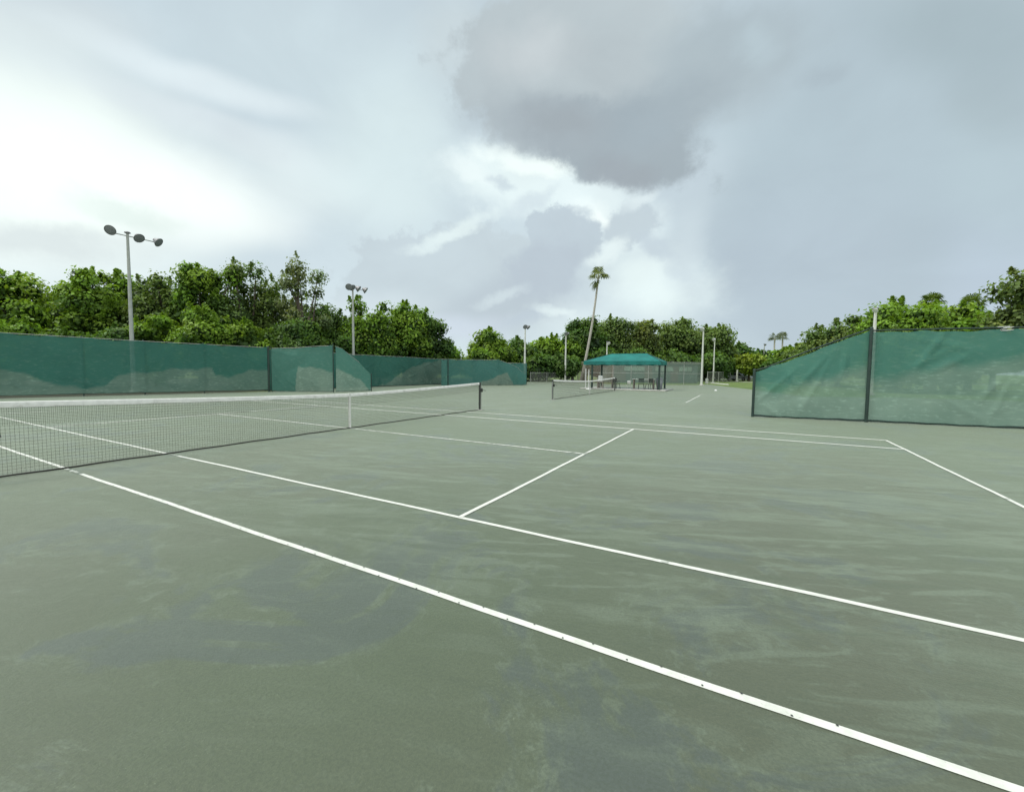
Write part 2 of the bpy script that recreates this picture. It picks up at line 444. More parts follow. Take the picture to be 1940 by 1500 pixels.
def mat_screen(name, ca, cb, ta, tb):
    """woven windscreen cloth: deep colour, turning paler and more open where the mask is high"""
    m, t, bs = newmat(name)
    v = coords(t)
    at = t.n.new('ShaderNodeAttribute'); at.attribute_name = 'mask'
    f = at.outputs['Fac']
    n1 = t.noise(v, .9, 5, .6)
    n2 = t.noise(t.mapping(v, (1, 1, 3)), 4.0, 5, .65)
    f2 = t.math('ADD', f, t.math('MULTIPLY', t.math('SUBTRACT', n2, .5), .55), clamp=True)
    c = t.mix(f2, ca + (1,), cb + (1,))
    c = t.mix(t.ramp(n1, .3, .75, 0, .35), c, tuple(x * .72 for x in ca) + (1,))
    c = t.mix(t.math('MULTIPLY', t.ramp(n2, .52, .7, 0, .5), t.math('MULTIPLY_ADD', f, .8, .2)), c, tuple(min(1, x * 1.5 + .03) for x in cb) + (1,))
    t.L(c, bs.inputs['Base Color']); bs.inputs['Roughness'].default_value = .75
    bs.inputs['Specular IOR Level'].default_value = .2
    tr = t.n.new('ShaderNodeBsdfTranslucent'); t.L(c, tr.inputs[0])
    m1 = t.n.new('ShaderNodeMixShader'); m1.inputs[0].default_value = .3
    t.L(bs.outputs[0], m1.inputs[1]); t.L(tr.outputs[0], m1.inputs[2])
    tp = t.n.new('ShaderNodeBsdfTransparent')
    m2 = t.n.new('ShaderNodeMixShader')
    t.L(t.math('ADD', t.math('MULTIPLY', f2, tb - ta), ta, clamp=True), m2.inputs[0])
    t.L(m1.outputs[0], m2.inputs[1]); t.L(tp.outputs[0], m2.inputs[2])
    t.L(m2.outputs[0], t.n['Material Output'].inputs[0])
    return m
M['screen_left'] = mat_screen('deep_teal_windscreen', (.055, .190, .152), (.165, .275, .222), .11, .16)
M['screen_wing'] = mat_screen('pale_teal_windscreen', (.11, .28, .225), (.30, .42, .34), .13, .16)
M['screen_far'] = mat_screen('far_teal_windscreen', (.08, .23, .20), (.25, .32, .26), .13, .18)
M['screen_right'] = mat_screen('sea_green_windscreen', (.105, .285, .225), (.28, .42, .34), .12, .20)

def mat_mesh(name, c, alpha, sc=14):
    m, t, bs = newmat(name)
    v = coords(t)
    nz = t.noise(v, sc * .1, 4, .6)
    t.L(t.mix(nz, tuple(x * .8 for x in c) + (1,), tuple(x * 1.2 for x in c) + (1,)), bs.inputs['Base Color'])
    bs.inputs['Roughness'].default_value = .7
    tp = t.n.new('ShaderNodeBsdfTransparent'); m2 = t.n.new('ShaderNodeMixShader')
    t.L(t.ramp(nz, .3, .7, 1 - alpha * 1.1, 1 - alpha * .9), m2.inputs[0])
    t.L(bs.outputs[0], m2.inputs[1]); t.L(tp.outputs[0], m2.inputs[2])
    t.L(m2.outputs[0], t.n['Material Output'].inputs[0])
    return m
M['chain'] = mat_mesh('chain_link_wire', (.34, .36, .33), .22)
M['chain_screened'] = mat_mesh('pale_screened_chain_link', (.24, .32, .28), .55)
M['chain_brown'] = mat_mesh('rusty_brown_mesh', (.25, .22, .18), .45)

def mat_foliage():
    m, t, bs = newmat('leaf')
    at = t.n.new('ShaderNodeAttribute'); at.attribute_name = 'Col'
    t.L(at.outputs['Color'], bs.inputs['Base Color'])
    bs.inputs['Roughness'].default_value = .55; bs.inputs['Specular IOR Level'].default_value = .3
    tr = t.n.new('ShaderNodeBsdfTranslucent')
    t.L(t.mix(1.0, at.outputs['Color'], (1.3, 1.25, .5, 1), 'MULTIPLY'), tr.inputs[0])
    m1 = t.n.new('ShaderNodeMixShader'); m1.inputs[0].default_value = .35
    t.L(bs.outputs[0], m1.inputs[1]); t.L(tr.outputs[0], m1.inputs[2])
    t.L(m1.outputs[0], t.n['Material Output'].inputs[0])
    return m
M['leaf'] = mat_foliage()

def mat_court():
    m, t, bs = newmat('green_clay_court')
    v = coords(t)
    big = t.noise(v, .16, 4, .6, .5)
    mid = t.noise(v, .62, 8, .66, 1.1)
    rot = t.mapping(v, (1, 1, 1), (0, 0, R(-13)))
    drag = t.noise(t.mapping(rot, (.42, 2.4, 1)), .8, 8, .66, .9)   # brush and drag marks
    zone = t.ramp(t.noise(v, .12, 2, .5), .40, .58)
    scuff = t.noise(v, 5.0, 9, .74, .6)
    grain = t.noise(v, 60.0, 5, .8)
    grit = t.noise(v, 240.0, 2, .6)
    sy = t.n.new('ShaderNodeSeparateXYZ'); t.L(v, sy.inputs[0])
    played = t.ramp(sy.outputs[1], -6.6, -4.0, .22, 1.0)
    grit2 = t.noise(v, 95.0, 3, .75)
    green = (.098, .126, .075, 1); brown = (.101, .115, .075, 1); blue = (.084, .106, .098, 1); pale = (.168, .208, .148, 1)
    c = t.mix(t.ramp(big, .40, .62), green, brown)
    damp = t.ramp(mid, .535, .60)
    c = t.mix(t.math('MULTIPLY', damp, .72), c, blue)
    rim = t.math('MULTIPLY', t.ramp(mid, .515, .54), t.ramp(mid, .545, .60, 1, 0))
    c = t.mix(t.math('MULTIPLY', rim, t.ramp(scuff, .47, .60, 0, .55)), c, pale)
    c = t.mix(t.math('MULTIPLY', t.ramp(drag, .48, .66, 0, .62), t.math('MULTIPLY', played, t.math('MULTIPLY_ADD', zone, .75, .25))), c, pale)
    rip = t.noise(t.mapping(t.mapping(v, (1, 1, 1), (0, 0, R(-24))), (.75, 3.6, 1)), 1.5, 6, .55, 1.0)
    c = t.mix(t.math('MULTIPLY', t.ramp(rip, .54, .63, 0, .75), t.math('MULTIPLY', played, t.math('MULTIPLY_ADD', zone, .7, .25))), c, pale)
    c = t.mix(t.math('MULTIPLY', t.ramp(rip, .34, .44, .55, 0), t.math('MULTIPLY', played, t.math('MULTIPLY_ADD', zone, .7, .2))), c, (.070, .094, .056, 1))
    c = t.mix(t.ramp(drag, .32, .46, .25, 0), c, (.068, .090, .058, 1))
    c = t.mix(t.ramp(scuff, .56, .68, 0, .28), c, pale)
    c = t.mix(t.ramp(scuff, .34, .46, .22, 0), c, (.062, .082, .054, 1))
    c = t.mix(t.ramp(grain, .40, .60, 0, .45), c, (.062, .08, .055, 1))
    c = t.mix(t.math('MULTIPLY', t.ramp(grit2, .63, .70, 0, .70), t.ramp(t.noise(v, 1.1, 3), .42, .62)), c, (.25, .30, .20, 1))
    c = t.mix(t.ramp(grit, .60, .72, 0, .30), c, (.24, .27, .19, 1))
    t.L(c, bs.inputs['Base Color'])
    t.L(t.ramp(mid, .4, .65, .60, .50), bs.inputs['Roughness'])
    bs.inputs['Specular IOR Level'].default_value = .4
    bs.inputs['Sheen Weight'].default_value = .55; bs.inputs['Sheen Roughness'].default_value = .35
    bs.inputs['Sheen Tint'].default_value = (.90, 1, .78, 1)
    h = t.math('ADD', t.math('MULTIPLY', grain, .5), t.math('ADD', t.math('MULTIPLY', scuff, 1.2), t.math('MULTIPLY', drag, 2.0)))
    b = t.n.new('ShaderNodeBump'); b.inputs['Strength'].default_value = .35; b.inputs['Distance'].default_value = .014
    t.L(h, b.inputs['Height']); t.L(b.outputs[0], bs.inputs['Normal'])
    return m
M['court'] = mat_court()

def mat_line():
    m, t, bs = newmat('white_court_tape')
    v = coords(t)
    at = t.n.new('ShaderNodeAttribute'); at.attribute_name = 'mask'
    n1 = t.noise(v, 9, 6, .7); n2 = t.noise(v, 1.3, 3, .6)
    d = t.math('ADD', at.outputs['Fac'], t.math('MULTIPLY', t.math('SUBTRACT', n1, .5), 1.4))
    d = t.math('ADD', d, t.math('MULTIPLY', t.math('SUBTRACT', n2, .5), .5))
    f = t.ramp(d, .30, .72)
    n3 = t.noise(v, 40, 5, .7)
    c = t.mix(t.ramp(n1, .42, .7, 0, .45), (.76, .77, .70, 1), (.50, .53, .44, 1))
    c = t.mix(t.ramp(n3, .58, .72, 0, .45), c, (.35, .38, .31, 1))
    t.L(t.mix(f, c, (.15, .19, .14, 1)), bs.inputs['Base Color'])
    bs.inputs['Roughness'].default_value = .6
    return m
M['line'] = mat_line()

def mat_grass():
    m, t, bs = newmat('grass_ground')
    v = coords(t)
    a = t.noise(v, .35, 6, .65); b = t.noise(v, 6, 5, .7)
    c = t.mix(t.ramp(a, .35, .65), (.085, .15, .025, 1), (.16, .23, .05, 1))
    c = t.mix(t.ramp(b, .45, .75, 0, .5), c, (.22, .24, .10, 1))
    t.L(c, bs.inputs['Base Color']); bs.inputs['Roughness'].default_value = .9
    return m
M['grass'] = mat_grass()
M['soil'] = simple('leaf_litter', (.028, .036, .014), .95, 0, .4, 2)  # litter colour darkened to give the shadow gap under the left screens

# ------------------------------------------------------------------ camera
CAM = np.array([8.968, -7.807, 1.567])
YAW, PITCH, ROLL, F = 2.096, -.060, .009, 813.583
fw = Vector((math.cos(YAW) * math.cos(PITCH), math.sin(YAW) * math.cos(PITCH), math.sin(PITCH)))
rt = fw.cross(Vector((0, 0, 1))).normalized(); up = rt.cross(fw)
cr, sr = math.cos(ROLL), math.sin(ROLL)
rt2 = rt * cr + up * sr; up2 = up * cr - rt * sr
cd = bpy.data.cameras.new('camera')
cam = bpy.data.objects.new('camera', cd); col.objects.link(cam)
mw = Matrix((rt2, up2, -fw)).transposed().to_4x4(); mw.translation = Vector(CAM)
cam.matrix_world = mw
cd.sensor_fit = 'HORIZONTAL'; cd.sensor_width = 36; cd.lens = F / 1940 * 36
cd.shift_x = 30.33 / 1940; cd.shift_y = 0
cd.clip_start = .05; cd.clip_end = 6000
scene.camera = cam

# ------------------------------------------------------------------ sky and sun
SUN_AZ, SUN_EL = R(205), R(55)
w = bpy.data.worlds.new('World'); scene.world = w; w.use_nodes = True
t = NT(w)
for n in list(t.n): t.n.remove(n)
out = t.n.new('ShaderNodeOutputWorld')
nis = t.n.new('ShaderNodeTexSky'); nis.sky_type = 'NISHITA'; nis.sun_disc = False
nis.sun_elevation = SUN_EL; nis.sun_rotation = R(90) - SUN_AZ
bg1 = t.n.new('ShaderNodeBackground'); bg1.inputs['Strength'].default_value = .1
t.L(nis.outputs[0], bg1.inputs[0])
gen = coords(t, 'Generated')
nrm = t.n.new('ShaderNodeVectorMath'); nrm.operation = 'NORMALIZE'; t.L(gen, nrm.inputs[0])
sep = t.n.new('ShaderNodeSeparateXYZ'); t.L(nrm.outputs[0], sep.inputs[0])
azn = t.math('ARCTAN2', sep.outputs[1], sep.outputs[0])
eln = t.math('ARCSINE', sep.outputs[2])
cmb = t.n.new('ShaderNodeCombineXYZ'); t.L(azn, cmb.inputs[0]); t.L(eln, cmb.inputs[1]); cmb.inputs[2].default_value = 1.0
def warp(vec, scale, amp, det, rough, seed):
    n = t.n.new('ShaderNodeTexNoise'); n.inputs['Scale'].default_value = scale; n.inputs['Detail'].default_value = det; n.inputs['Roughness'].default_value = rough
    t.L(t.mapping(nrm.outputs[0], (1, 1, 1.25), loc=(seed, seed * .7, 0)), n.inputs['Vector'])
    s1 = t.n.new('ShaderNodeVectorMath'); s1.operation = 'SUBTRACT'; t.L(n.outputs['Color'], s1.inputs[0]); s1.inputs[1].default_value = (.5, .5, .5)
    s2 = t.n.new('ShaderNodeVectorMath'); s2.operation = 'MULTIPLY'; t.L(s1.outputs[0], s2.inputs[0]); s2.inputs[1].default_value = (amp, amp * .75, 0)
    s3 = t.n.new('ShaderNodeVectorMath'); s3.operation = 'ADD'; t.L(vec, s3.inputs[0]); t.L(s2.outputs[0], s3.inputs[1])
    return s3.outputs[0]
w0 = cmb.outputs[0]
w1 = warp(w0, 2.6, .16, 3, .5, 3.1)
w2 = warp(warp(w0, 3.0, .09, 2, .5, 8.3), 9.0, .10, 8, .60, 5.7)
w3 = warp(warp(w0, 6.0, .05, 2, .5, 2.9), 15.0, .075, 8, .60, 6.6)
WV = [w0, w1, w2, w3]
puff = t.math('MULTIPLY', t.math('SUBTRACT', t.noise(t.mapping(nrm.outputs[0], (1, 1, 1.3), loc=(1.7, 4.2, 0)), 13.0, 8, .6), .5), .5)
puff3 = t.math('MULTIPLY', t.math('SUBTRACT', t.noise(t.mapping(nrm.outputs[0], (1, 1, 1.1), loc=(7.7, 1.2, 0)), 17.0, 9, .64), .5), .85)
# base of the whole dome: greyer high up, paler towards the horizon
cur = t.mix(t.ramp(eln, 0.0, .9), srgb((206, 219, 227)), srgb((186, 200, 211)))
away = t.n.new('ShaderNodeVectorMath'); away.operation = 'DOT_PRODUCT'; t.L(nrm.outputs[0], away.inputs[0]); away.inputs[1].default_value = (.45, -.80, .40)
cur = t.mix(t.ramp(away.outputs['Value'], -.15, .8), cur, (1.05, 1.08, 1.08, 1))  # sky behind the camera brightened to add light on surfaces facing it
for ra, rb, c, lo, hi, wi, st in SKY:
    xs = []
    for r_ in (ra, rb):
        d = t.n.new('ShaderNodeVectorMath'); d.operation = 'DOT_PRODUCT'; t.L(WV[wi], d.inputs[0]); d.inputs[1].default_value = r_
        xs.append(d.outputs['Value'])
    d2 = t.math('SQRT', t.math('ADD', t.math('MULTIPLY', xs[0], xs[0]), t.math('MULTIPLY', xs[1], xs[1])))
    if wi >= 2: d2 = t.math('ADD', d2, puff if wi == 2 else puff3)
    cur = t.mix(t.ramp(d2, lo, hi, st, 0.0), cur, srgb(c))
# cloud texture
fine = t.noise(t.mapping(nrm.outputs[0], (1, 1, 1.4)), 5.0, 6, .55, .4)
cur = t.mix(1.0, cur, t.mix(t.ramp(fine, .3, .72), (1.05, 1.07, 1.05, 1), (1.12, 1.145, 1.12, 1)), 'MULTIPLY')
bg2 = t.n.new('ShaderNodeBackground'); bg2.inputs['Strength'].default_value = 1.0
t.L(cur, bg2.inputs[0])
mx = t.n.new('ShaderNodeMixShader'); mx.inputs[0].default_value = .96
t.L(bg1.outputs[0], mx.inputs[1]); t.L(bg2.outputs[0], mx.inputs[2]); t.L(mx.outputs[0], out.inputs[0])

sd = bpy.data.lights.new('sun', 'SUN'); sd.energy = 2.2; sd.angle = R(16); sd.color = (1, .97, .92)
so = bpy.data.objects.new('sun', sd); col.objects.link(so)
sdir = Vector((math.cos(SUN_AZ) * math.cos(SUN_EL), math.sin(SUN_AZ) * math.cos(SUN_EL), math.sin(SUN_EL)))
so.rotation_euler = sdir.to_track_quat('Z', 'Y').to_euler(); so.location = (0, 0, 30)

scene.view_settings.view_transform = 'Standard'; scene.view_settings.look = 'None'; scene.view_settings.exposure = 0
scene.cycles.max_bounces = 4; scene.cycles.transparent_max_bounces = 12
scene.cycles.diffuse_bounces = 2; scene.cycles.glossy_bounces = 1
w.cycles.sampling_method = 'MANUAL'; w.cycles.sample_map_resolution = 512
scene.cycles.use_adaptive_sampling = True; scene.cycles.adaptive_threshold = .02
scene.cycles.use_denoising = True

# ------------------------------------------------------------------ ground
def sheet(name, poly, z, mat):
    b = MB(); b.add([(x, y, z) for x, y in poly], [tuple(range(len(poly)))])
    o = b.build(name, mat); tag(o, kind='structure'); return o
sheet('ground', [(-2500, -2500), (2500, -2500), (2500, 2500), (-2500, 2500)], -.016, M['grass'])
sheet('soil_strip', [(-60, -30), (-19.2, -30), (-19.6, 40), (-18, 60), (-60, 60)], -.010, M['soil'])
cp = [(-25, -40), (30, -40), (34, 30), (17.5, 30), (12.4, 27.0), (9.35, 38.7), (4.6, 54), (4.4, 50.1), (.74, 46.6), (-4.7, 43.6), (-11.9, 52), (-16.4, 45.4), (-19.3, 44), (-19.35, 12), (-18.5, 9.3), (-22.1, -2.6), (-24.6, -10.5)]
sheet('court_surface', cp, 0.0, M['court'])
sheet('road', [(-30, 108), (60, 84), (60, 92), (-30, 118)], -.004, M['asphalt'])
sheet('path', [(3.4, 76.5), (20, 62.5), (20, 64), (3.6, 79.5)], -.004, M['path'])

# ------------------------------------------------------------------ court lines
def court_lines(name, y0, dirtfn, wd=.053):
    b = MB(); attr = []
    def line(x0, y0_, x1, y1_, z, wd=wd):
        L = math.hypot(x1 - x0, y1_ - y0_); n = max(2, int(L / .15)); dx, dy = (x1 - x0) / L, (y1_ - y0_) / L
        rng = random.Random(int(x0 * 7 + y1_ * 13))
        vs, fs = [], []
        ph = rng.random() * 6
        for i in range(n + 1):
            s_ = L * i / n; wob = .004 * math.sin(s_ * 1.7 + ph) + .002 * math.sin(s_ * 5.1)
            cx, cy = x0 + dx * s_, y0_ + dy * s_
            for sg in (-1, 1):
                vs.append((cx - dy * (sg * wd / 2 + wob), cy + dx * (sg * wd / 2 + wob), z)); attr.append(dirtfn(cx, cy - y0))
        for i in range(n): fs.append((2 * i, 2 * i + 2, 2 * i + 3, 2 * i + 1))
        b.add(vs, fs)
    Y = y0
    for sy in (-5.485, -4.115, 4.115, 5.485):
        line(-11.885, Y + sy, 11.885, Y + sy, .004, .053 if sy < 0 else .088)
    for sx in (-11.885, 11.885): line(sx, Y - 5.485, sx, Y + 5.485, .0065)
    for sx in (-6.40, 6.40): line(sx, Y - 4.115, sx, Y + 4.115, .0065, .053 if sx > 0 else .08)
    line(-6.40, Y, 6.40, Y, .0055, .065)
    # nail heads along both edges of the tape
    if Y == 0:
        k = 0; x = -3.0
        while x < 9.5:
            for sg in (-1, 1):
                xx = x + (.17 if sg > 0 else 0); yy = -5.485 + sg * .019
                b.add([(xx + .006 * math.cos(a * math.pi / 3), yy + .006 * math.sin(a * math.pi / 3), .0072) for a in range(6)], [tuple(range(6))], 1)
                attr.extend([0] * 6)
            x += .37
    b.attr = attr
    o = b.build(name, [M['line'], M['net_post']]); tag(o, kind='structure')
    return o
def d1(x, y):
    d = -.03
    if abs(y) < .2: d = .42 if x > 0 else .05
    if y > 4 and x < 11.7: d = -.05
    if abs(x + 6.4) < .1: d = .08 + (.12 if y > -3 else 0)
    if y < -5.3 and -.05 < x < .75: d = .62
    if -4.3 < y < -4 and -.05 < x < .32: d = .62
    if -4.3 < y < -4 and 8.40 < x < 8.43: d = .5
    if x < -7: d = .15
    if y > 5.4 and x < 2: d = .30
    return d
def d2(x, y):
    if abs(x - 6.4) < .1: return .05
    return .52
court_lines('court_lines', 0.0, d1)
court_lines('court_lines', 20.1, d2)

# ------------------------------------------------------------------ tennis nets
def net(y0, label, near=True):
    root = empty('tennis_net', (0, y0, 0))
    tag(root, label, 'tennis net', 'tennis nets')
    H = 6.40
    def top(y):   # sagging cable
        a = abs(y) / H
        return .914 + .156 * (a ** 1.35)
    # posts
    for sg in (-1, 1):
        p = MB(); p.tube([(0, sg * H, 0), (0, sg * H, 1.06)], .042, 14); p.lathe([(0.0, 1.085), (.03, 1.08), (.044, 1.06), (.044, 1.05)], (0, sg * H, 0), n=14)
        po = p.build('post', M['net_post'], root)
        c = MB(); c.box((.07, sg * H + .02, .78), (.09, .06, .14), bev=.01); c.tube([(.10, sg * H + .02, .78), (.17, sg * H + .02, .78), (.17, sg * (H - .0) + .16, .76)], .011, 6)
        if sg < 0 and near: c.tube([(.05, -H, .72), (.09, -H + .22, .70), (.09, -H + .245, .58)], .022, 8)
        c.build('crank', M['net_post'], po)
        f = MB(); f.box((0, sg * H, .012), (.26, .26, .02), bev=.006); f.build('footing', M['concrete'], po)
        g = MB(); g.tube([(.02, sg * (H + .085), 0), (.02, sg * (H + .085), .98)], .012, 6); g.build('lacing_rod', M['pole'], po)
    pitch = .045
    m = MB()
    n = int((2 * H - .1) / pitch) if near else 110
    stp = (2 * H - .1) / n
    wv = .0014 if near else .004
    for i in range(n + 1):
        y = -H + .05 + i * stp; z1 = top(y) - .03
        m.add([(0, y - wv, .03), (0, y + wv, .03), (0, y + wv, z1), (0, y - wv, z1)], [(0, 1, 2, 3)])
    rows = 20 if near else 9
    seg = 60
    for r_ in range(rows):
        vs, fs = [], []
        for i in range(seg + 1):
            y = -H + .05 + (2 * H - .1) * i / seg
            z = .05 + (top(y) - .10) * (r_ / rows)
            vs += [(.001, y, z - wv), (.001, y, z + wv)]
        for i in range(seg): fs.append((2 * i, 2 * i + 2, 2 * i + 3, 2 * i + 1))
        m.add(vs, fs)
    # doubled mesh over the top six rows
    for i in range(n):
        y = -H + .05 + (i + .5) * stp
        m.add([(.012, y - wv, top(y) - .33), (.012, y + wv, top(y) - .33), (.012, y + wv, top(y) - .04), (.012, y - wv, top(y) - .04)], [(0, 1, 2, 3)])
    if near:
        for r_ in range(6):
            vs, fs = [], []
            for i in range(seg + 1):
                y = -H + .05 + (2 * H - .1) * i / seg; z = top(y) - .08 - r_ * .045
                vs += [(.012, y, z - wv), (.012, y, z + wv)]
            for i in range(seg): fs.append((2 * i, 2 * i + 2, 2 * i + 3, 2 * i + 1))
            m.add(vs, fs)
    m.build('netting', M['net_mesh'], root)
    # white band folded over the cable
    tb = MB(); vs, fs = [], []
    hb = .075
    seg = 96
    rng = random.Random(4)
    for i in range(seg + 1):
        y = -H + .06 + (2 * H - .12) * i / seg; z = top(y); wob = rng.uniform(-.004, .004)
        vs += [(.020, y, z - hb + wob), (.018, y, z - .006), (0, y, z + .008), (-.018, y, z - .006), (-.020, y, z - hb - wob)]
    for i in range(seg):
        for k in range(4): fs.append((5 * i + k, 5 * i + 5 + k, 5 * i + 6 + k, 5 * i + 1 + k))
    tb.add(vs, fs, 0, True); tb.build('top_band', M['white_band'], root)
    # bottom hem lying on the clay
    bb = MB(); bb.tube([(.012 * math.sin(i), -H + .08 + (2 * H - .16) * i / 40, .016 + .004 * math.sin(i * 1.7)) for i in range(41)], .013, 6)
    bb.build('bottom_hem', M['net_cord'], root)
    st = MB(); st.box((.014, 0, .46), (.012, .052, .90), bev=.003); st.box((-.014, 0, .46), (.012, .052, .90), bev=.003)
    st.box((0, 0, .925), (.05, .056, .012)); st.build('centre_strap', M['white_band'], root)
    return root
net(0.0, 'nearest tennis net with white centre strap, running in from the left edge', True)
net(20.15, 'smaller tennis net on the far court in front of the teal canopy', False)

# ------------------------------------------------------------------ windscreen fences
def interp(tbl, s):
    if s <= tbl[0][0]: return tbl[0][1]
    for a, b in zip(tbl, tbl[1:]):
        if s <= b[0]: return a[1] + (b[1] - a[1]) * (s - a[0]) / max(1e-6, b[0] - a[0])
    return tbl[-1][1]
def smooth01(x): x = max(0, min(1, x)); return x * x * (3 - 2 * x)

def screen_panel(root, A, B, s0, s1, top, pale_edge, mat, seed, z0=.05, amp=.05, posts=(), ox=0.0, front=-1, soft=.12):
    L = math.hypot(B[0] - A[0], B[1] - A[1]); d = ((B[0] - A[0]) / L, (B[1] - A[1]) / L); n = (-d[1] * front, d[0] * front)
    rng = random.Random(seed)
    nx = max(12, int((s1 - s0) / .07)); nz = 30
    waves = [(rng.uniform(.6, 3.5), rng.uniform(-2.5, 2.5), rng.uniform(0, 6.28), rng.uniform(.15, .5)) for _ in range(9)]
    creases = [(rng.uniform(s0, s1), rng.uniform(.1, 2.7), rng.choice([.5, -.5, .9, -.8, 1.2]) + rng.uniform(-.3, .3), rng.uniform(.5, 1.8), rng.uniform(.06, .13)) for _ in range(int((s1 - s0) * 2.4))]
    ps = sorted(posts) if posts else [s0, s1]
    vs, fs, at = [], [], []
    for i in range(nx + 1):
        s = s0 + (s1 - s0) * i / nx
        # slack between posts
        lo = max([p for p in ps if p <= s] or [s0]); hi = min([p for p in ps if p > s] or [s1])
        k = math.sin(math.pi * (s - lo) / max(.3, hi - lo)) if hi > lo else 0
        zt = interp(top, s) - .05 * abs(math.sin(s * 1.9 + seed)) ** .7 - .045 * k - .012 * math.sin(s * 9)
        for j in range(nz + 1):
            v = j / nz; z = z0 + (zt - z0) * v
            f = 0
            for a, b, c, e in waves: f += e * math.sin(a * s + b * z + c)
            f = abs(f)
            dsp = amp * (k * .9 + .15) * (math.sin(math.pi * v) * .8 + .25) * (1 + .5 * f) * (1.1 - v * .3)
            for cs, cz, ca, cl, ch in creases:
                du = (s - cs) * math.cos(ca) + (z - cz) * math.sin(ca); dv = -(s - cs) * math.sin(ca) + (z - cz) * math.cos(ca)
                if abs(du) < cl and abs(dv) < .18: dsp += ch * (1 - abs(du) / cl) * math.exp(-(dv / .055) ** 2) * .5
            vs.append((A[0] + d[0] * s + n[0] * (dsp + .05 + ox), A[1] + d[1] * s + n[1] * (dsp + .05 + ox), z))
            zf = interp(pale_edge, s) + .05 * math.sin(s * 3.1 + seed) + .03 * math.sin(s * 7.7)
            at.append(smooth01((zf - z) / soft + .5) if zf > 0 else 0.0)
    for i in range(nx):
        for j in range(nz):
            a = i * (nz + 1) + j; fs.append((a, a + nz + 1, a + nz + 2, a + 1))
    b = MB(); b.add(vs, fs, 0, True); b.attr = at
    return b.build('windscreen', mat, root)

def fence(key, label, s0, s1, mat, seed, posts, z0=.06, amp=.05, front=-1, post_r=.035, rail=True, hem=True, proud=()):
    rec = [r_ for r_ in SCREENS if r_[0] == key][0]
    A, B, L, top, pale_edge = rec[1], rec[2], rec[3], rec[4], rec[5]
    d = ((B[0] - A[0]) / L, (B[1] - A[1]) / L)
    L = math.hypot(B[0] - A[0], B[1] - A[1]); d = ((B[0] - A[0]) / L, (B[1] - A[1]) / L)
    root = empty('windscreen_fence', (A[0], A[1], 0)); tag(root, label, 'windscreen fence', 'green windscreen fences around the courts')
    # everything below is built in local space around A
    A0 = (0, 0); B0 = (d[0] * L, d[1] * L)
    screen_panel(root, A0, B0, s0, s1, top, pale_edge, mat, seed, z0, amp, posts, front=front, soft=.45 if 'right' in key else .14)
    for s in posts:
        pr = s in proud; q = post_r if pr else .03; of = .11 if pr else -.02
        X, Y = d[0] * s - d[1] * front * of, d[1] * s + d[0] * front * of
        p = MB(); h = interp(top, s) + .04; p.tube([(X, Y, 0), (X, Y, h)], q, 10)
        p.lathe([(0, h + .03), (q * 1.1, h + .01), (q * 1.1, h - .02)], (X, Y, 0), n=10)
        p.build('post', M['dark_metal'], root)
    if rail:
        knots = [s0] + [k[0] for k in top if s0 < k[0] < s1] + [s1]
        p = MB(); p.tube([(d[0] * s, d[1] * s, interp(top, s) - (.0 if 'right' in key else .03)) for s in knots], .024 if 'right' in key else .014, 8); p.build('top_rail', M['dark_metal'] if 'right' in key else M['pole'], root)
    if hem:
        n = (-d[1] * front, d[0] * front)
        p = MB(); N = int((s1 - s0) / .25) + 2
        p.tube([(d[0] * s + n[0] * .05, d[1] * s + n[1] * .05, z0 + .008 * math.sin(i * 1.9)) for i, s in enumerate([s0 + (s1 - s0) * q / N for q in range(N + 1)])], .036 if 'right' in key else .022, 6)  # right hems thickened to stand in for the shadow along the fence base
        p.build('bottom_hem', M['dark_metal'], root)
    return root

fence('left_a', 'longest deep teal screen fence at the left, with a pale swag at its foot', 2.0, 16.75, M['screen_left'], 3, [2.1, 4.9, 7.9, 10.4, 13.2, 16.77], z0=.14, amp=.05, front=-1, proud=[16.77], post_r=.07)
fence('wing_a', 'pale teal screen panel with a light patch, joined to the longest left screen', 0.05, 4.12, M['screen_wing'], 5, [0.0, 4.15], amp=.12, post_r=.03, proud=[4.15])
fence('wing_a2', 'short pale teal panel whose top slopes steeply down to the right', .05, 2.7, M['screen_wing'], 8, [2.72], amp=.08, post_r=.03, proud=[2.72])
fence('left_b', 'teal screen fence with a big pale triangle, behind the nearest net', -9.6, 10.4, M['screen_left'], 11, [-9.6, -4.8, .05, 4.46, 9.74], amp=.06)
fence('wing_b', 'teal screen panel sloping down at its right end, behind the right net post', .0, 9.2, M['screen_far'], 14, [.65, 3.3, 6.06], amp=.10, proud=[.65], post_r=.05)
fence('left_c', 'smallest and farthest teal screen panel ending at the third light pole', -3.0, 3.35, M['screen_far'], 17, [-3.0, 3.4], amp=.06)
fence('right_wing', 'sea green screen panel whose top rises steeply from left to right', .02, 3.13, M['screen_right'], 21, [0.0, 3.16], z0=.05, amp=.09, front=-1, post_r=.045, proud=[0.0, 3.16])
fence('right_b', 'largest sea green screen cut off by the right photo edge', .02, 7.0, M['screen_right'], 29, [0.02, 3.99, 7.0], z0=.05, amp=.09, front=-1, post_r=.035)

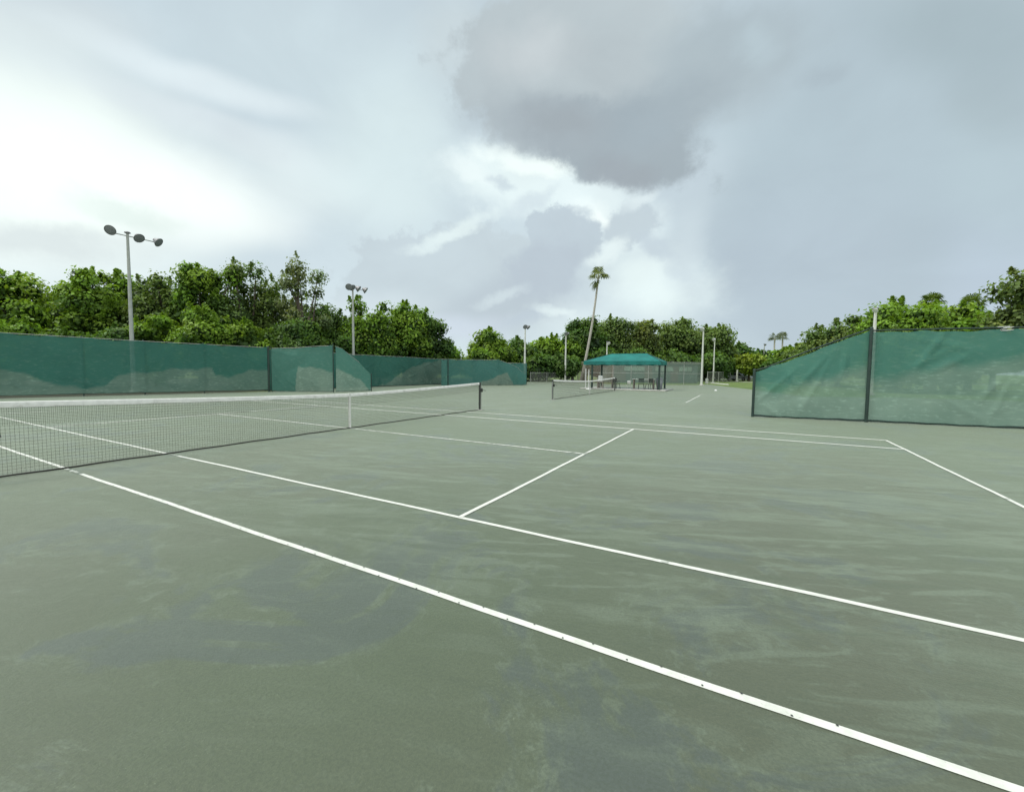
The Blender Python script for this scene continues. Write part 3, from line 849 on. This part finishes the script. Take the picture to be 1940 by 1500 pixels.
# rope scrap on the right fence rail
rp = MB()
rng = random.Random(9)
for k in range(3):
    s = 3.02 + k * .02
    pts = [(12.42 + .996 * (s + .12 * math.sin(q * .9 + k)), 10.19 + .086 * s - .06 - .01 * k, 2.93 - .012 * q - .02 * math.cos(q + k)) for q in range(9)]
    rp.tube(pts, .007, 5)
rp.tube([(12.42 + .996 * 2.85, 10.19 + .086 * 2.9 - .05, 2.95), (12.42 + .996 * 3.10, 10.19 + .086 * 3.1 - .05, 2.955)], .010, 6)
tag(rp.build('rope', M['white_plastic']), 'white rope scrap tied over the top rail of the right screen', 'rope')

# ------------------------------------------------------------------ chain link fences
def chain_fence(pts, h, matname, label, rails, post_every=3.0, group='chain link fences beyond the courts', postmat='pole'):
    root = empty('chain_link_fence', (pts[0][0], pts[0][1], 0)); tag(root, label, 'fence', group)
    o = pts[0]
    mesh = MB()
    for (x0, y0), (x1, y1) in zip(pts, pts[1:]):
        a = (x0 - o[0], y0 - o[1]); b = (x1 - o[0], y1 - o[1])
        mesh.add([(a[0], a[1], .03), (b[0], b[1], .03), (b[0], b[1], h), (a[0], a[1], h)], [(0, 1, 2, 3)])
        L = math.hypot(x1 - x0, y1 - y0); n = max(1, round(L / post_every))
        for i in range(n + 1):
            if i == 0 and (x0, y0) != pts[0]: continue
            px, py = a[0] + (b[0] - a[0]) * i / n, a[1] + (b[1] - a[1]) * i / n
            p = MB(); p.tube([(px, py, 0), (px, py, h + .06)], .03, 8); p.build('post', M[postmat], root)
        for rz in rails:
            p = MB(); p.tube([(a[0], a[1], rz), (b[0], b[1], rz)], .028, 6); p.build('rail', M[postmat], root)
    mesh.build('wire_mesh', M[matname], root)
    return root
chain_fence([(-16.4, 45.3), (-12.1, 52.1)], 1.28, 'chain', 'low chain link fence with a white top rail in front of dark hedge', [1.27], 2.6)
chain_fence([(-12.1, 52.3), (-8.6, 48.0), (-4.75, 43.7)], 2.85, 'chain_brown', 'tall brownish chain link fence at the foot of the leaning palm', [1.35, 2.84])
chain_fence([(-4.7, 43.9), (.74, 46.9), (4.32, 50.3)], 2.72, 'chain_screened', 'pale grey green screened chain link fence behind the teal canopy', [1.35, 2.7], 2.4)
chain_fence([(4.6, 56.0), (6.6, 83.0)], 1.6, 'chain', 'chain link fence running back beside the grass patch', [1.58], 5.0)

# ------------------------------------------------------------------ light poles
def light_pole(rec, i):
    x, y, h, heads, r_, label = rec
    root = empty('light_pole', (x, y, 0)); tag(root, label, 'light pole', 'light poles around the courts')
    white = i in (5, 6, 7)
    pm = M['white_pole'] if white or i in (2, 3, 4) else M['pole']
    p = MB(); p.tube([(0, 0, 0), (0, 0, h * .33), (0, 0, h * .66), (0, 0, h)], [r_ * 1.55, r_ * 1.3, r_ * 1.1, r_ * .8], 12)
    p.build('pole', pm, root)
    f = MB(); f.lathe([(0, .12), (r_ * 2.4, .12), (r_ * 2.6, .1), (r_ * 2.6, 0)], (0, 0, 0), n=14); f.build('footing', M['concrete'], root)
    c = MB(); c.lathe([(0, h + .10), (r_ * 1.5, h + .08), (r_ * 2.0, h + .02), (r_ * 1.0, h - .02)], (0, 0, 0), n=12); c.build('cap', M['lamp_shell'], root)
    a0, a1 = min(heads + [0]), max(heads + [0])
    face_x = 1.0
    if i in (5, 6, 7): face_x = -.6
    a = MB(); a.tube([(0, a0, h - .16), (0, a1, h - .16)], .03 if r_ < .1 else .05, 8)
    a.build('crossarm', M['pole'] if not white else pm, root)
    for k, yy in enumerate(heads):
        ax = Vector((face_x, (-.9, .1, .7, .8)[k], -.85)).normalized()
        s = .27 if i < 2 else (.17 if i == 7 else .25)
        cx = Vector((.16 * face_x, yy, h - .16 + (.10 if k == 0 and i == 0 else 0)))
        b = MB()
        b.lathe([(0, -s * 1.15), (s * .34, -s * 1.12), (s * .40, -s * .80), (s * .52, -s * .72), (s * .80, -s * .35), (s, s * .12), (s * 1.08, s * .14), (s * 1.08, s * .20), (s * .98, s * .21)], cx, ax, 20)
        ho = b.build('floodlight', M['lamp_shell'] if not (white or i == 4) else M['white_plastic'], root)
        g = MB(); g.lathe([(s * .98, s * .165), (s * .7, s * .21), (s * .35, s * .235), (0, s * .24)], cx, ax, 20); g.build('glass', M['lamp_glass'] if not (white or i == 4) else M['white_plastic'], ho)
        br = MB(); br.tube([(0, yy, h - .16), tuple(cx - ax * s * .5)], .028, 6); br.build('bracket', M['lamp_shell'], ho)
    return root
for i, rec in enumerate(LAMPS): light_pole(rec, i)

# ------------------------------------------------------------------ trees
KIND = {  # (dark, light, leaf length, density, spikiness)
    'b': ((.044, .092, .014), (.215, .35, .036), 1.0),
    'd': ((.048, .086, .022), (.18, .265, .065), .8),
    'o': ((.06, .09, .034), (.24, .30, .13), .8),
    'k': ((.026, .062, .014), (.115, .21, .036), 1.0),
    'n': ((.052, .08, .022), (.19, .25, .06), .9),
    'l': ((.10, .16, .016), (.26, .34, .04), .8),
}
def leaves(rng, C, Nn, size, colr, seedcol):
    """C centres (n,3), Nn outward dirs; returns verts (4n,3)"""
    n = len(C)
    nr = Nn + rng.normal(0, .50, (n, 3)); nr /= np.linalg.norm(nr, axis=1)[:, None] + 1e-9
    t1 = np.cross(nr, rng.normal(0, 1, (n, 3))); t1 /= np.linalg.norm(t1, axis=1)[:, None] + 1e-9
    t2 = np.cross(nr, t1)
    ln = size * rng.uniform(.6, 1.35, (n, 1)); wd = ln * rng.uniform(.5, .8, (n, 1))
    V = np.empty((n, 4, 3))
    V[:, 0] = C - t1 * ln * .5; V[:, 1] = C + t2 * wd * .5 + nr * ln * .08; V[:, 2] = C + t1 * ln * .5; V[:, 3] = C - t2 * wd * .5 + nr * ln * .08
    return V.reshape(-1, 3)

def leaf_mesh(name, V, colors, parent):
    n = len(V) // 4
    me = bpy.data.meshes.new(name)
    me.vertices.add(4 * n); me.vertices.foreach_set('co', V.astype(np.float32).ravel())
    me.loops.add(4 * n); me.loops.foreach_set('vertex_index', np.arange(4 * n, dtype=np.int32))
    me.polygons.add(n); me.polygons.foreach_set('loop_start', np.arange(0, 4 * n, 4, dtype=np.int32))
    try: me.polygons.foreach_set('loop_total', np.full(n, 4, dtype=np.int32))
    except Exception: pass
    me.update(calc_edges=True)
    ca = me.color_attributes.new('Col', 'FLOAT_COLOR', 'POINT')
    c4 = np.ones((4 * n, 4), dtype=np.float32); c4[:, :3] = np.repeat(colors, 4, axis=0)
    ca.data.foreach_set('color', c4.ravel())
    me.materials.append(M['leaf'])
    o = bpy.data.objects.new(name, me); col.objects.link(o); o.parent = parent
    return o

def crown(root, rng, h, rad, base, kind, leaf, nl, name='crown'):
    dark, light, dens = KIND[kind]
    dark = np.array(dark) * 1.35; light = np.array(light) * 1.28
    hh = h * .975
    zc = (hh + base) / 2; rz = (hh - base) / 2
    # the crown is a heap of rounded boughs, each covered in leaves
    lobes = []
    nlob = int(10 + rad * 2.4 + rz * 3.2) if kind != 'o' else 15
    tries = 0
    while len(lobes) < nlob and tries < 4000:
        tries += 1
        d = rng.normal(0, 1, 3); d /= np.linalg.norm(d)
        lr = rad * rng.uniform(.26, .44) * (1.0 if kind != 'o' else .68); sw = 1.0 + .22 * min(1, abs(d[2]) * 1.3)
        q = rng.uniform(.35, 1.0) ** .5
        p = np.array([d[0] * sw * (rad - lr * .8) * q, d[1] * sw * (rad - lr * .8) * q, zc + d[2] * (rz - lr * .75) * q])
        if p[2] - lr * .8 < base * .7: p[2] = base * .7 + lr * .8
        if any(np.linalg.norm(p - o) < .55 * min(lr, orad) for o, orad in lobes): continue
        lobes.append((p, lr))
    for _ in range(3 if kind != 'o' else 2):
        lr = rad * rng.uniform(.24, .36)
        lobes.append((np.array([rng.normal(0, .28) * rad, rng.normal(0, .28) * rad, hh - lr * rng.uniform(.9, 1.5)]), lr))
    Vs, Cs = [], []
    area = sum(lr * lr for _, lr in lobes)
    for p, lr in lobes:
        m = int(nl * .72 * lr * lr / area)
        d = rng.normal(0, 1, (m, 3)); d /= np.linalg.norm(d, axis=1)[:, None]
        ph = rng.uniform(0, 6.28, 6); k = rng.uniform(2.0, 5.5, 6)
        bump = np.sin(d[:, 0] * k[0] + ph[0]) * np.sin(d[:, 1] * k[1] + ph[1]) + np.sin(d[:, 2] * k[2] + ph[2]) * np.sin(d[:, 0] * k[3] + ph[3]) + .6 * np.sin(d[:, 1] * k[4] * 2 + ph[4]) * np.sin(d[:, 2] * k[5] * 2 + ph[5])
        rr = (rng.uniform(.62, 1.0, m) + rng.exponential(.06, m)) * (1 + .15 * bump)
        C = p + d * (rr * lr)[:, None] * np.array([1.08, 1.08, .92])
        Vs.append(leaves(rng, C, d + np.array([0, 0, .35]), leaf, None, None))
        tone = rng.normal(0, .13)
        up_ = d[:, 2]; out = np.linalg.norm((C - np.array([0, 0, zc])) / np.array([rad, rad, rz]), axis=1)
        f = .36 + tone + .34 * up_ + .16 * bump + .30 * (out - .8) + .22 * (C[:, 2] - zc) / rz + rng.normal(0, .10, m)  # light tops and shaded undersides of the boughs painted into leaf colour
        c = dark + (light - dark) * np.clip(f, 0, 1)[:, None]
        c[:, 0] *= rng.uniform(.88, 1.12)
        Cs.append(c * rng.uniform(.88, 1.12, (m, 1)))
        # heart of the bough, its shade painted in as darker leaves
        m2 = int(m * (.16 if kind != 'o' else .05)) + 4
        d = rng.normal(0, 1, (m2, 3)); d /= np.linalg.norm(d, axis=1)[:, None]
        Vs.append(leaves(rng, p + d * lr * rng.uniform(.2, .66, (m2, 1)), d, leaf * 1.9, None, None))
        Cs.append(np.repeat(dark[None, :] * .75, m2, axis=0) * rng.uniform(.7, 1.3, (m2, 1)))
    # upright shoots breaking the outline
    nsp = int(9 + rad * 4) if kind in 'bdo' else int(4 + rad * 2)
    for _ in range(nsp):
        p, lr = lobes[rng.integers(0, len(lobes))]
        a = rng.uniform(0, 6.28); e = rng.uniform(.35, 1.5)
        d = np.array([math.cos(a) * math.cos(e), math.sin(a) * math.cos(e), math.sin(e)])
        m = int(nl * .012) + 6; L = rng.uniform(.25, .75)
        tt = rng.uniform(0, 1, m)
        q = p + d * lr * .85 + tt[:, None] * (d * .5 + np.array([0, 0, .6])) * L + rng.normal(0, 1, (m, 3)) * (.13 * (1.15 - tt))[:, None]
        q[:, 2] = np.minimum(q[:, 2], h + .1)
        Vs.append(leaves(rng, q, rng.normal(0, .5, (m, 3)) + np.array([0, 0, .8]), leaf * .8, None, None))
        Cs.append(dark + (light - dark) * np.clip(rng.normal(.6, .15, m), 0, 1)[:, None])
    # fill between the boughs, inner shade put into a dark leaf colour
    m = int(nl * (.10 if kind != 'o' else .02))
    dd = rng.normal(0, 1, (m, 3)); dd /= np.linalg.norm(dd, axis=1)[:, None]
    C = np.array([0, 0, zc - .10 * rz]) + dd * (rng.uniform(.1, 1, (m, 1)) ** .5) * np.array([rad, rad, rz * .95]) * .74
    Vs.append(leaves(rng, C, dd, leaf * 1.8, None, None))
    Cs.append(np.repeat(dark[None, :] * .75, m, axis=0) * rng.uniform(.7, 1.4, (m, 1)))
    cl = [p for p, _ in lobes]
    return leaf_mesh(name, np.concatenate(Vs), np.clip(np.concatenate(Cs), 0, 1), root), cl, zc

def tree(i, x, y, h, rad, kind, base, label, cat='tree', name='broadleaf_tree', group='trees growing around the courts', trunk=True):
    rng = np.random.default_rng(100 + i)
    D = math.hypot(x - 9, y + 7.8)
    root = empty(name, (x, y, 0)); tag(root, label, cat, group)
    leaf = max(.21, .0058 * D) * (.85 if kind in 'do' else 1.0)
    vol = rad * rad * max(1, (h - base)) 
    nl = int(min(10500, max(2500, (rad * rad * 3.2 + rad * (h - base) * 3.0) * 4.6 / (leaf * leaf * .36))))
    if kind == 'o': nl = int(nl * .5)
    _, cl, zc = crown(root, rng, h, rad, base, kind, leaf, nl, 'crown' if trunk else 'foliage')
    b = MB()
    tr = .05 * h ** .7
    if trunk:
        lean = rng.normal(0, .25, 2)
        fork = base + (h - base) * .28
        b.tube([(0, 0, -.05), (lean[0] * .3, lean[1] * .3, fork * .5), (lean[0], lean[1], fork)], [tr * 1.5, tr * 1.05, tr * .85], 8)
        order = sorted(range(len(cl)), key=lambda q: -np.linalg.norm(cl[q] - np.array([0, 0, zc])))[:14]
        for q in order:
            e = cl[q]; m_ = np.array([lean[0], lean[1], fork]) * .5 + e * .5 + rng.normal(0, .18, 3)
            m_[2] -= .15
            b.tube([(lean[0], lean[1], fork - .1), tuple(m_), tuple(e)], [tr * .55, tr * .32, tr * .1], 6)
    else:
        for q in range(5):
            e = cl[q * 3]
            b.tube([(rng.normal(0, .1), rng.normal(0, .1), -.03), tuple(e * np.array([.4, .4, .55])), tuple(e)], [.05, .035, .012], 5)
    b.build('trunk' if trunk else 'stems', M['bark'], root)
    return root
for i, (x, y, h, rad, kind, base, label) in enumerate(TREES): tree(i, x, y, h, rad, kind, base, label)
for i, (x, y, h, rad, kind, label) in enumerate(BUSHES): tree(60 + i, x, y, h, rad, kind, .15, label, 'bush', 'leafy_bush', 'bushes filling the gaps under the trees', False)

# ------------------------------------------------------------------ palms
def palm(root, rng, base, topp, r0, r1, nf, fl, fan=True, colr=((.10, .14, .04), (.34, .40, .13)), skirt=0):
    b = MB(); pts, rad = [], []
    N = 10
    for i in range(N + 1):
        f = i / N
        pts.append((topp[0] * f + .25 * math.sin(f * math.pi) * (topp[0] and 1), topp[1] * f, topp[2] * f)); rad.append(r0 + (r1 - r0) * f + (.06 if i == 0 else 0))
    b.tube(pts, rad, 10); b.build('trunk', M['palm_bark'], root)
    T = np.array(pts[-1]); dk, lt = np.array(colr[0]), np.array(colr[1])
    for k in range(nf + skirt):
        hang = k >= nf
        az = rng.uniform(0, 6.28) if not hang else rng.uniform(3.3, 4.1)
        el = rng.uniform(-.45, 1.3) if not hang else rng.uniform(-1.2, -.5)
        d = np.array([math.cos(az) * math.cos(el), math.sin(az) * math.cos(el), math.sin(el)])
        st = T + (np.array([0, 0, -.5]) if hang else 0); stem = fl * .45; c = st + d * stem
        V, C = [], []
        side = np.cross(d, [0, 0, 1]); side /= np.linalg.norm(side) + 1e-9; upv = np.cross(side, d)
        nleaf = 11
        for q in range(nleaf):
            a = (q / (nleaf - 1) - .5) * 4.2
            dd = d * math.cos(a) + side * math.sin(a); tip = c + dd * fl * .62 * rng.uniform(.85, 1.05) + np.array([0, 0, -.22 * fl])
            mid = c + dd * fl * .33; wv = np.cross(dd, upv) * fl * .045
            V += [c, mid + wv, tip, mid - wv]; C.append(dk + (lt - dk) * np.clip(rng.normal(.5 if not hang else .15, .25), 0, 1))
        w_ = side * .02
        V += [st - w_, st + w_, c + w_, c - w_]; C.append(lt)
        leaf_mesh('frond', np.array(V), np.clip(np.array(C), 0, 1), root)
px, py = P['palm']; tx, ty = P['palm_top']
root = empty('fan_palm', (px, py, 0)); tag(root, 'tallest thin fan palm, leaning right, with a hanging clump of fronds', 'palm tree', 'fan palms')
palm(root, np.random.default_rng(5), (0, 0, 0), (tx - px, ty - py, 15.6), .20, .13, 20, 1.7, skirt=6)
for i, (k, hk, lab, fl) in enumerate((('fan1', 'fan1_h', 'left one of two leafy fan palms poking out of the trees above the right screen', 1.25), ('fan2', 'fan2_h', 'right one of two leafy fan palms poking out of the trees above the right screen', 1.25))):
    root = empty('fan_palm', (P[k][0], P[k][1], 0)); tag(root, lab, 'palm tree', 'fan palms')
    palm(root, np.random.default_rng(20 + i), (0, 0, 0), (.0, .0, P[hk]), .18, .13, 26, fl, colr=((.05, .10, .02), (.22, .31, .07)))
for i, (k, hk, lab) in enumerate((('fp1', 'fp1_h', 'left one of the two distant slender palms standing against the sky'), ('fp2', 'fp2_h', 'right one of the two distant slender palms standing against the sky'))):
    root = empty('fan_palm', (P[k][0], P[k][1], 0)); tag(root, lab, 'palm tree', 'fan palms')
    palm(root, np.random.default_rng(30 + i), (0, 0, 0), (.0, .0, P[hk]), .22, .2, 20, 1.9, colr=((.12, .15, .10), (.24, .29, .19)))

# ------------------------------------------------------------------ shade canopy
root = empty('shade_canopy', (0, 30.4, 0)); tag(root, 'teal hip-roofed shade canopy on dark posts beside the far net', 'canopy')
x0, x1, y0, y1 = -3.35, 3.05, -1.7, 1.5
rx0, rx1, ry = -1.35, 1.65, 0.0
ze, zr = 2.42, 3.10
N = 14
def sagquad(b, q, sag=.05, N=12):
    vs = []
    for i in range(N + 1):
        for j in range(N + 1):
            u, v = i / N, j / N
            p = (Vector(q[0]) * (1 - u) + Vector(q[1]) * u) * (1 - v) + (Vector(q[3]) * (1 - u) + Vector(q[2]) * u) * v
            p.z -= sag * math.sin(math.pi * u) * math.sin(math.pi * v); vs.append(p)
    b.add(vs, [(i * (N + 1) + j, (i + 1) * (N + 1) + j, (i + 1) * (N + 1) + j + 1, i * (N + 1) + j + 1) for i in range(N) for j in range(N)], 0, True)
c = MB()
a, b_, c_, d_ = (x0, y0, ze), (x1, y0, ze), (x1, y1, ze), (x0, y1, ze); e, f = (rx0, ry, zr), (rx1, ry, zr)
sagquad(c, (a, b_, f, e)); sagquad(c, (c_, d_, e, f)); sagquad(c, (b_, c_, f, f), .03); sagquad(c, (d_, a, e, e), .03)
cn = c.build('canopy_roof', M['canopy'], root)
c = MB()
for (p, q) in ((a, b_), (b_, c_), (c_, d_), (d_, a)):
    n = 26; vs = []
    for i in range(n + 1):
        u = i / n; zz = ze - .30 - .02 * math.sin(u * 40); X, Y = p[0] + (q[0] - p[0]) * u, p[1] + (q[1] - p[1]) * u
        vs += [(X, Y, ze - .002), (X * 1.0 + .01 * math.sin(u * 33), Y + .01 * math.cos(u * 27), zz)]
    c.add(vs, [(2 * i, 2 * i + 1, 2 * i + 3, 2 * i + 2) for i in range(n)], 0, True)
c.build('valance', M['canopy'], root)
for sx in (x0 + .75, x1 - .10):
    for sy in (y0 + .15, y1 - .15):
        p = MB(); p.box((sx, sy, ze / 2), (.14, .14, ze - .02), bev=.01); p.box((sx, sy, .10), (.26, .26, .03), bev=.005); p.build('post', M['dark_metal'], root)
for sy in (y0 + .15, y1 - .15):
    p = MB(); p.box(((x0 + x1) / 2, sy, ze - .08), (x1 - x0 - .2, .07, .10), bev=.01); p.build('roof_beam', M['dark_metal'], root)
sm = MB()
for q in ((a, e), (d_, e), (b_, f), (c_, f), (e, f)): sm.tube([(q[0][0], q[0][1], q[0][2] + .012), (q[1][0], q[1][1], q[1][2] + .012)], .022, 6)
sm.build('roof_seam', M['dark_metal'], root)
sl = MB(); sl.box((.05, 30.3, .045), (7.0, 4.3, .09), bev=.02); o = sl.build('concrete_slab', M['concrete']); tag(o, kind='structure')

# furniture under it
def table(x, y, label, w_=1.75):
    r = empty('table', (x, y, .09)); tag(r, label, 'table', 'tables under the teal canopy')
    p = MB(); p.box((0, 0, .83), (w_, .7, .05), bev=.01); p.build('tabletop', M['white_band'], r)
    for sx in (-1, 1):
        p = MB(); p.box((sx * (w_ / 2 - .08), 0, .40), (.06, .6, .80), bev=.008); p.build('side_panel', M['wood'], r)
    return r
table(1.55, 29.9, 'pale-topped table with black chairs in front of it, under the right half of the canopy')
table(-1.75, 30.1, 'wooden-sided table behind the far net end, under the left half of the canopy', 1.4)
def chair(x, y, rz, label, group='black chairs under the teal canopy'):
    r = empty('chair', (x, y, .09), rz); tag(r, label, 'chair', group)
    p = MB(); p.box((0, 0, .44), (.44, .42, .035), bev=.012); p.build('seat', M['black_plastic'], r)
    p = MB()
    for k in range(5): p.box((-.17 + .085 * k, .22 + .0, .68), (.05, .025, .30))
    p.box((0, .225, .84), (.42, .035, .07), bev=.01); p.build('backrest', M['black_plastic'], r)
    for sx in (-1, 1):
        for sy in (-1, 1):
            p = MB(); p.tube([(sx * .19, sy * .18, .43), (sx * .23, sy * .24, 0)], [.024, .018], 6); p.build('leg', M['black_plastic'], r)
        p = MB(); p.box((sx * .235, 0, .63), (.045, .42, .03), bev=.008); p.build('armrest', M['black_plastic'], r)
chair(1.50, 29.2, .25, 'black plastic armchair in front of the pale table, left of its twin')
chair(2.15, 29.15, -.35, 'black plastic armchair in front of the pale table, next to the grey bin')
chair(-.55, 29.1, .9, 'black plastic armchair standing alone at the end of the far net')
r = empty('water_cooler', (-1.95, 29.2, .09)); tag(r, 'white round water cooler on a stand beside the left canopy post', 'water cooler')
p = MB(); p.lathe([(0, 0), (.19, 0), (.20, .02), (.21, .42), (.215, .44), (.215, .48), (.16, .53), (0, .55)], (0, 0, .55), n=18); p.build('jug', M['white_plastic'], r)
p = MB(); p.box((0, -.22, .62), (.05, .06, .05), bev=.01); p.build('tap', M['black_plastic'], r)
p = MB(); p.box((0, 0, .53), (.5, .45, .04), bev=.01)
for sx in (-1, 1):
    for sy in (-1, 1): p.box((sx * .21, sy * .18, .255), (.045, .045, .51))
p.box((0, 0, .2), (.42, .38, .03)); p.build('stand', M['wood'], r)
r = empty('ball_hopper', (.50, 29.2, .09)); tag(r, 'white ball hopper on thin legs left of the pale table', 'ball hopper')
p = MB(); p.lathe([(0, .42), (.14, .42), (.17, .66), (.175, .67), (.16, .68), (0, .70)], (0, 0, 0), n=16); p.build('basket', M['white_plastic'], r)
for q in range(4):
    p = MB(); an = q * math.pi / 2 + .78; p.tube([(.14 * math.cos(an), .14 * math.sin(an), .44), (.22 * math.cos(an), .22 * math.sin(an), 0)], .012, 5); p.build('leg', M['pole'], r)
r = empty('rubbish_bin', (2.78, 30.1, .09)); tag(r, 'grey rubbish bin with lid beside the right canopy post', 'bin')
p = MB(); p.lathe([(0, 0), (.22, 0), (.27, .85), (.25, .86)], (0, 0, 0), n=16); p.build('body', simple('grey_bin_plastic', (.22, .24, .26), .5), r)
p = MB(); p.lathe([(.285, .84), (.29, .88), (.2, .96), (0, .99)], (0, 0, 0), n=16); p.build('lid', simple('bin_lid_plastic', (.18, .2, .22), .5), r)
for (x, y, h, lab) in ((-3.05, 28.5, 1.78, 'thin white post left of the left canopy post, leftmost of the pair'), (-2.62, 28.0, 1.72, 'thin white post at the far net end, right one of the pair')):
    r = empty('white_post', (x, y, 0)); tag(r, lab, 'post', 'thin white posts by the canopy')
    p = MB(); p.tube([(0, 0, .05), (0, 0, h)], .035, 8); p.build('shaft', M['white_plastic'], r)
    p = MB(); p.lathe([(0, .08), (.10, .08), (.22, .05), (.23, 0)], (0, 0, 0), n=14); p.build('foot', M['white_plastic'], r)

# ------------------------------------------------------------------ things beyond
(bx0, by0), (bx1, by1) = P['bld0'], P['bld1']
L = math.hypot(bx1 - bx0, by1 - by0); ang = math.atan2(by1 - by0, bx1 - bx0)
root = empty('low_building', (bx0, by0, 0), ang); tag(root, 'low grey green building with pale windows behind the screened chain link fence', 'building')
p = MB(); p.box((L / 2, 2.5, 1.3), (L, 5, 2.6)); p.build('wall', M['wall_green'], root)
p = MB(); p.box((L / 2, 2.5, 2.68), (L + .7, 5.7, .15), bev=.03); p.build('roof', M['wall_tan'], root)
for (fx, ww, mm) in ((.13, 2.0, None), (.30, 2.9, 1), (.63, 2.6, 1), (.86, 1.8, 1)):
    if mm is None:
        p = MB(); p.box((L * fx, -.02, 1.25), (ww, .06, 2.3)); p.build('wall_panel', M['wall_tan'], root)
    else:
        p = MB(); p.box((L * fx, -.03, 1.95), (ww, .06, .62), bev=.01); w_ = p.build('window', M['window'], root)
        q = MB()
        for z in (1.62, 2.28): q.box((L * fx, -.055, z), (ww + .1, .05, .05))
        for k in range(4): q.box((L * fx - ww / 2 + ww * k / 3, -.055, 1.95), (.05, .05, .60))
        q.build('frame', M['wall_tan'], w_)
for fx in (.455, .745):
    p = MB(); p.box((L * fx, -.02, 1.25), (1.1, .06, 2.2), bev=.01); p.build('door', M['wall_tan'], root)

def car(x, y, rz, mat, label):
    r = empty('parked_car', (x, y, 0), rz); tag(r, label, 'car', 'cars parked beyond the fence')
    prof = [(-2.2, .35), (-2.25, .75), (-2.1, .95), (-1.3, 1.02), (1.2, .98), (2.05, .86), (2.25, .65), (2.22, .35)]
    b = MB(); ring = []
    for yy, k in ((-.88, .97), (-.80, 1), (.80, 1), (.88, .97)):
        ring.append([(px_ * k, yy, pz if k == 1 else pz * .97 + .01) for px_, pz in prof])
    vs = [v for r_ in ring for v in r_]; n = len(prof)
    fs = [tuple(range(n)), tuple(reversed(range(3 * n, 4 * n)))] + [(a * n + i, a * n + (i + 1) % n, (a + 1) * n + (i + 1) % n, (a + 1) * n + i) for a in range(3) for i in range(n)]
    b.add(vs, fs, 0, False)
    b.add([(-1.05, -.62, 1.46), (.35, -.62, 1.46), (.35, .62, 1.46), (-1.05, .62, 1.46), (-1.0, -.60, 1.50), (.25, -.60, 1.50), (.25, .60, 1.50), (-1.0, .60, 1.50)], [(0, 1, 5, 4), (1, 2, 6, 5), (2, 3, 7, 6), (3, 0, 4, 7), (4, 5, 6, 7)])
    b.build('body', mat, r)
    g = MB(); lo = [(-1.75, -.80, 1.0), (1.15, -.80, .98), (1.15, .80, .98), (-1.75, .80, 1.0)]; hi = [(-1.05, -.62, 1.46), (.35, -.62, 1.46), (.35, .62, 1.46), (-1.05, .62, 1.46)]
    g.add(lo + hi, [(0, 1, 5, 4), (1, 2, 6, 5), (2, 3, 7, 6), (3, 0, 4, 7)]); g.build('windows', M['car_glass'], r)
    for sx in (-1.35, 1.4):
        for sy in (-1, 1):
            wz = MB(); wz.lathe([(.0, -.1), (.33, -.1), (.34, -.06), (.34, .06), (.33, .1), (.0, .1)], (sx, sy * .82, .34), (0, 1, 0), 16); w_ = wz.build('wheel', M['tyre'], r)
            q = MB(); q.lathe([(0, .125), (.18, .12), (.21, .105)], (sx, sy * .82, .34), (0, sy, 0), 12); q.build('rim', M['rim'], w_)
    for sy in (-1, 1):
        q = MB(); q.box((2.2, sy * .62, .68), (.08, .32, .14), bev=.02); q.build('headlight', M['rim'], r)
        q = MB(); q.box((-2.22, sy * .65, .78), (.06, .25, .14), bev=.02); q.build('taillight', M['red'], r)
car(*P['car1'], R(-20), M['car_dark'], 'dark parked car left of the round lime tree, leftmost of the parked cars')
car(*P['car2'], R(-30), M['car_silver'], 'silver parked car in front of the round lime tree trunk')
car(*P['car3'], R(-25), M['car_dark'], 'dark parked car just right of the round lime tree')
car(*P['car4'], R(-25), M['car_white'], 'white parked car above the low end of the right screen')

for (k, h, rr, lab) in (('pole3', 3.9, .07, 'slim grey post standing in the grass patch, taller of the two'), ('whitepost', 1.95, .14, 'short white post in the grass patch left of the lime tree')):
    r = empty('post', (P[k][0], P[k][1], 0)); tag(r, lab, 'post')
    p = MB(); p.tube([(0, 0, 0), (0, 0, h)], rr, 10); p.lathe([(0, h + .04), (rr * 1.2, h + .01), (rr * 1.2, h - .03)], (0, 0, 0), n=10); p.build('shaft', M['white_pole'], r)
    p = MB(); p.lathe([(0, .06), (rr * 2, .05), (rr * 2.2, 0)], (0, 0, 0), n=10); p.build('base', M['concrete'], r)
# white marker on the far court, low white bollard and kerb by the grass
p = MB(); mx_, my_ = P['marker']; p.lathe([(0, .10), (.04, .09), (.07, .05), (.11, .015), (.12, 0)], (mx_, my_, .002), n=16)
tag(p.build('court_marker', M['white_plastic']), 'small white cone marker lying on the far court near the grass', 'marker')
bx, by = P['bollard']; r = empty('bollard', (bx, by, 0)); tag(r, 'squat white bollard at the left end of the pale kerb', 'bollard')
p = MB(); p.tube([(0, 0, 0), (0, 0, .62)], .20, 14); p.lathe([(0, .70), (.12, .68), (.20, .62)], (0, 0, 0), n=14); p.build('body', M['white_plastic'], r)
p = MB(); p.lathe([(0, .05), (.3, .05), (.32, 0)], (0, 0, 0), n=14); p.build('base', M['concrete'], r)
k0, k1 = (4.7, 59.2), (7.2, 52.0)
L = math.hypot(k1[0] - k0[0], k1[1] - k0[1]); p = MB(); p.box(((k0[0] + k1[0]) / 2, (k0[1] + k1[1]) / 2, .05), (L, .16, .13), math.atan2(k1[1] - k0[1], k1[0] - k0[0]), bev=.02)
tag(p.build('kerb', M['white_pole']), kind='structure')
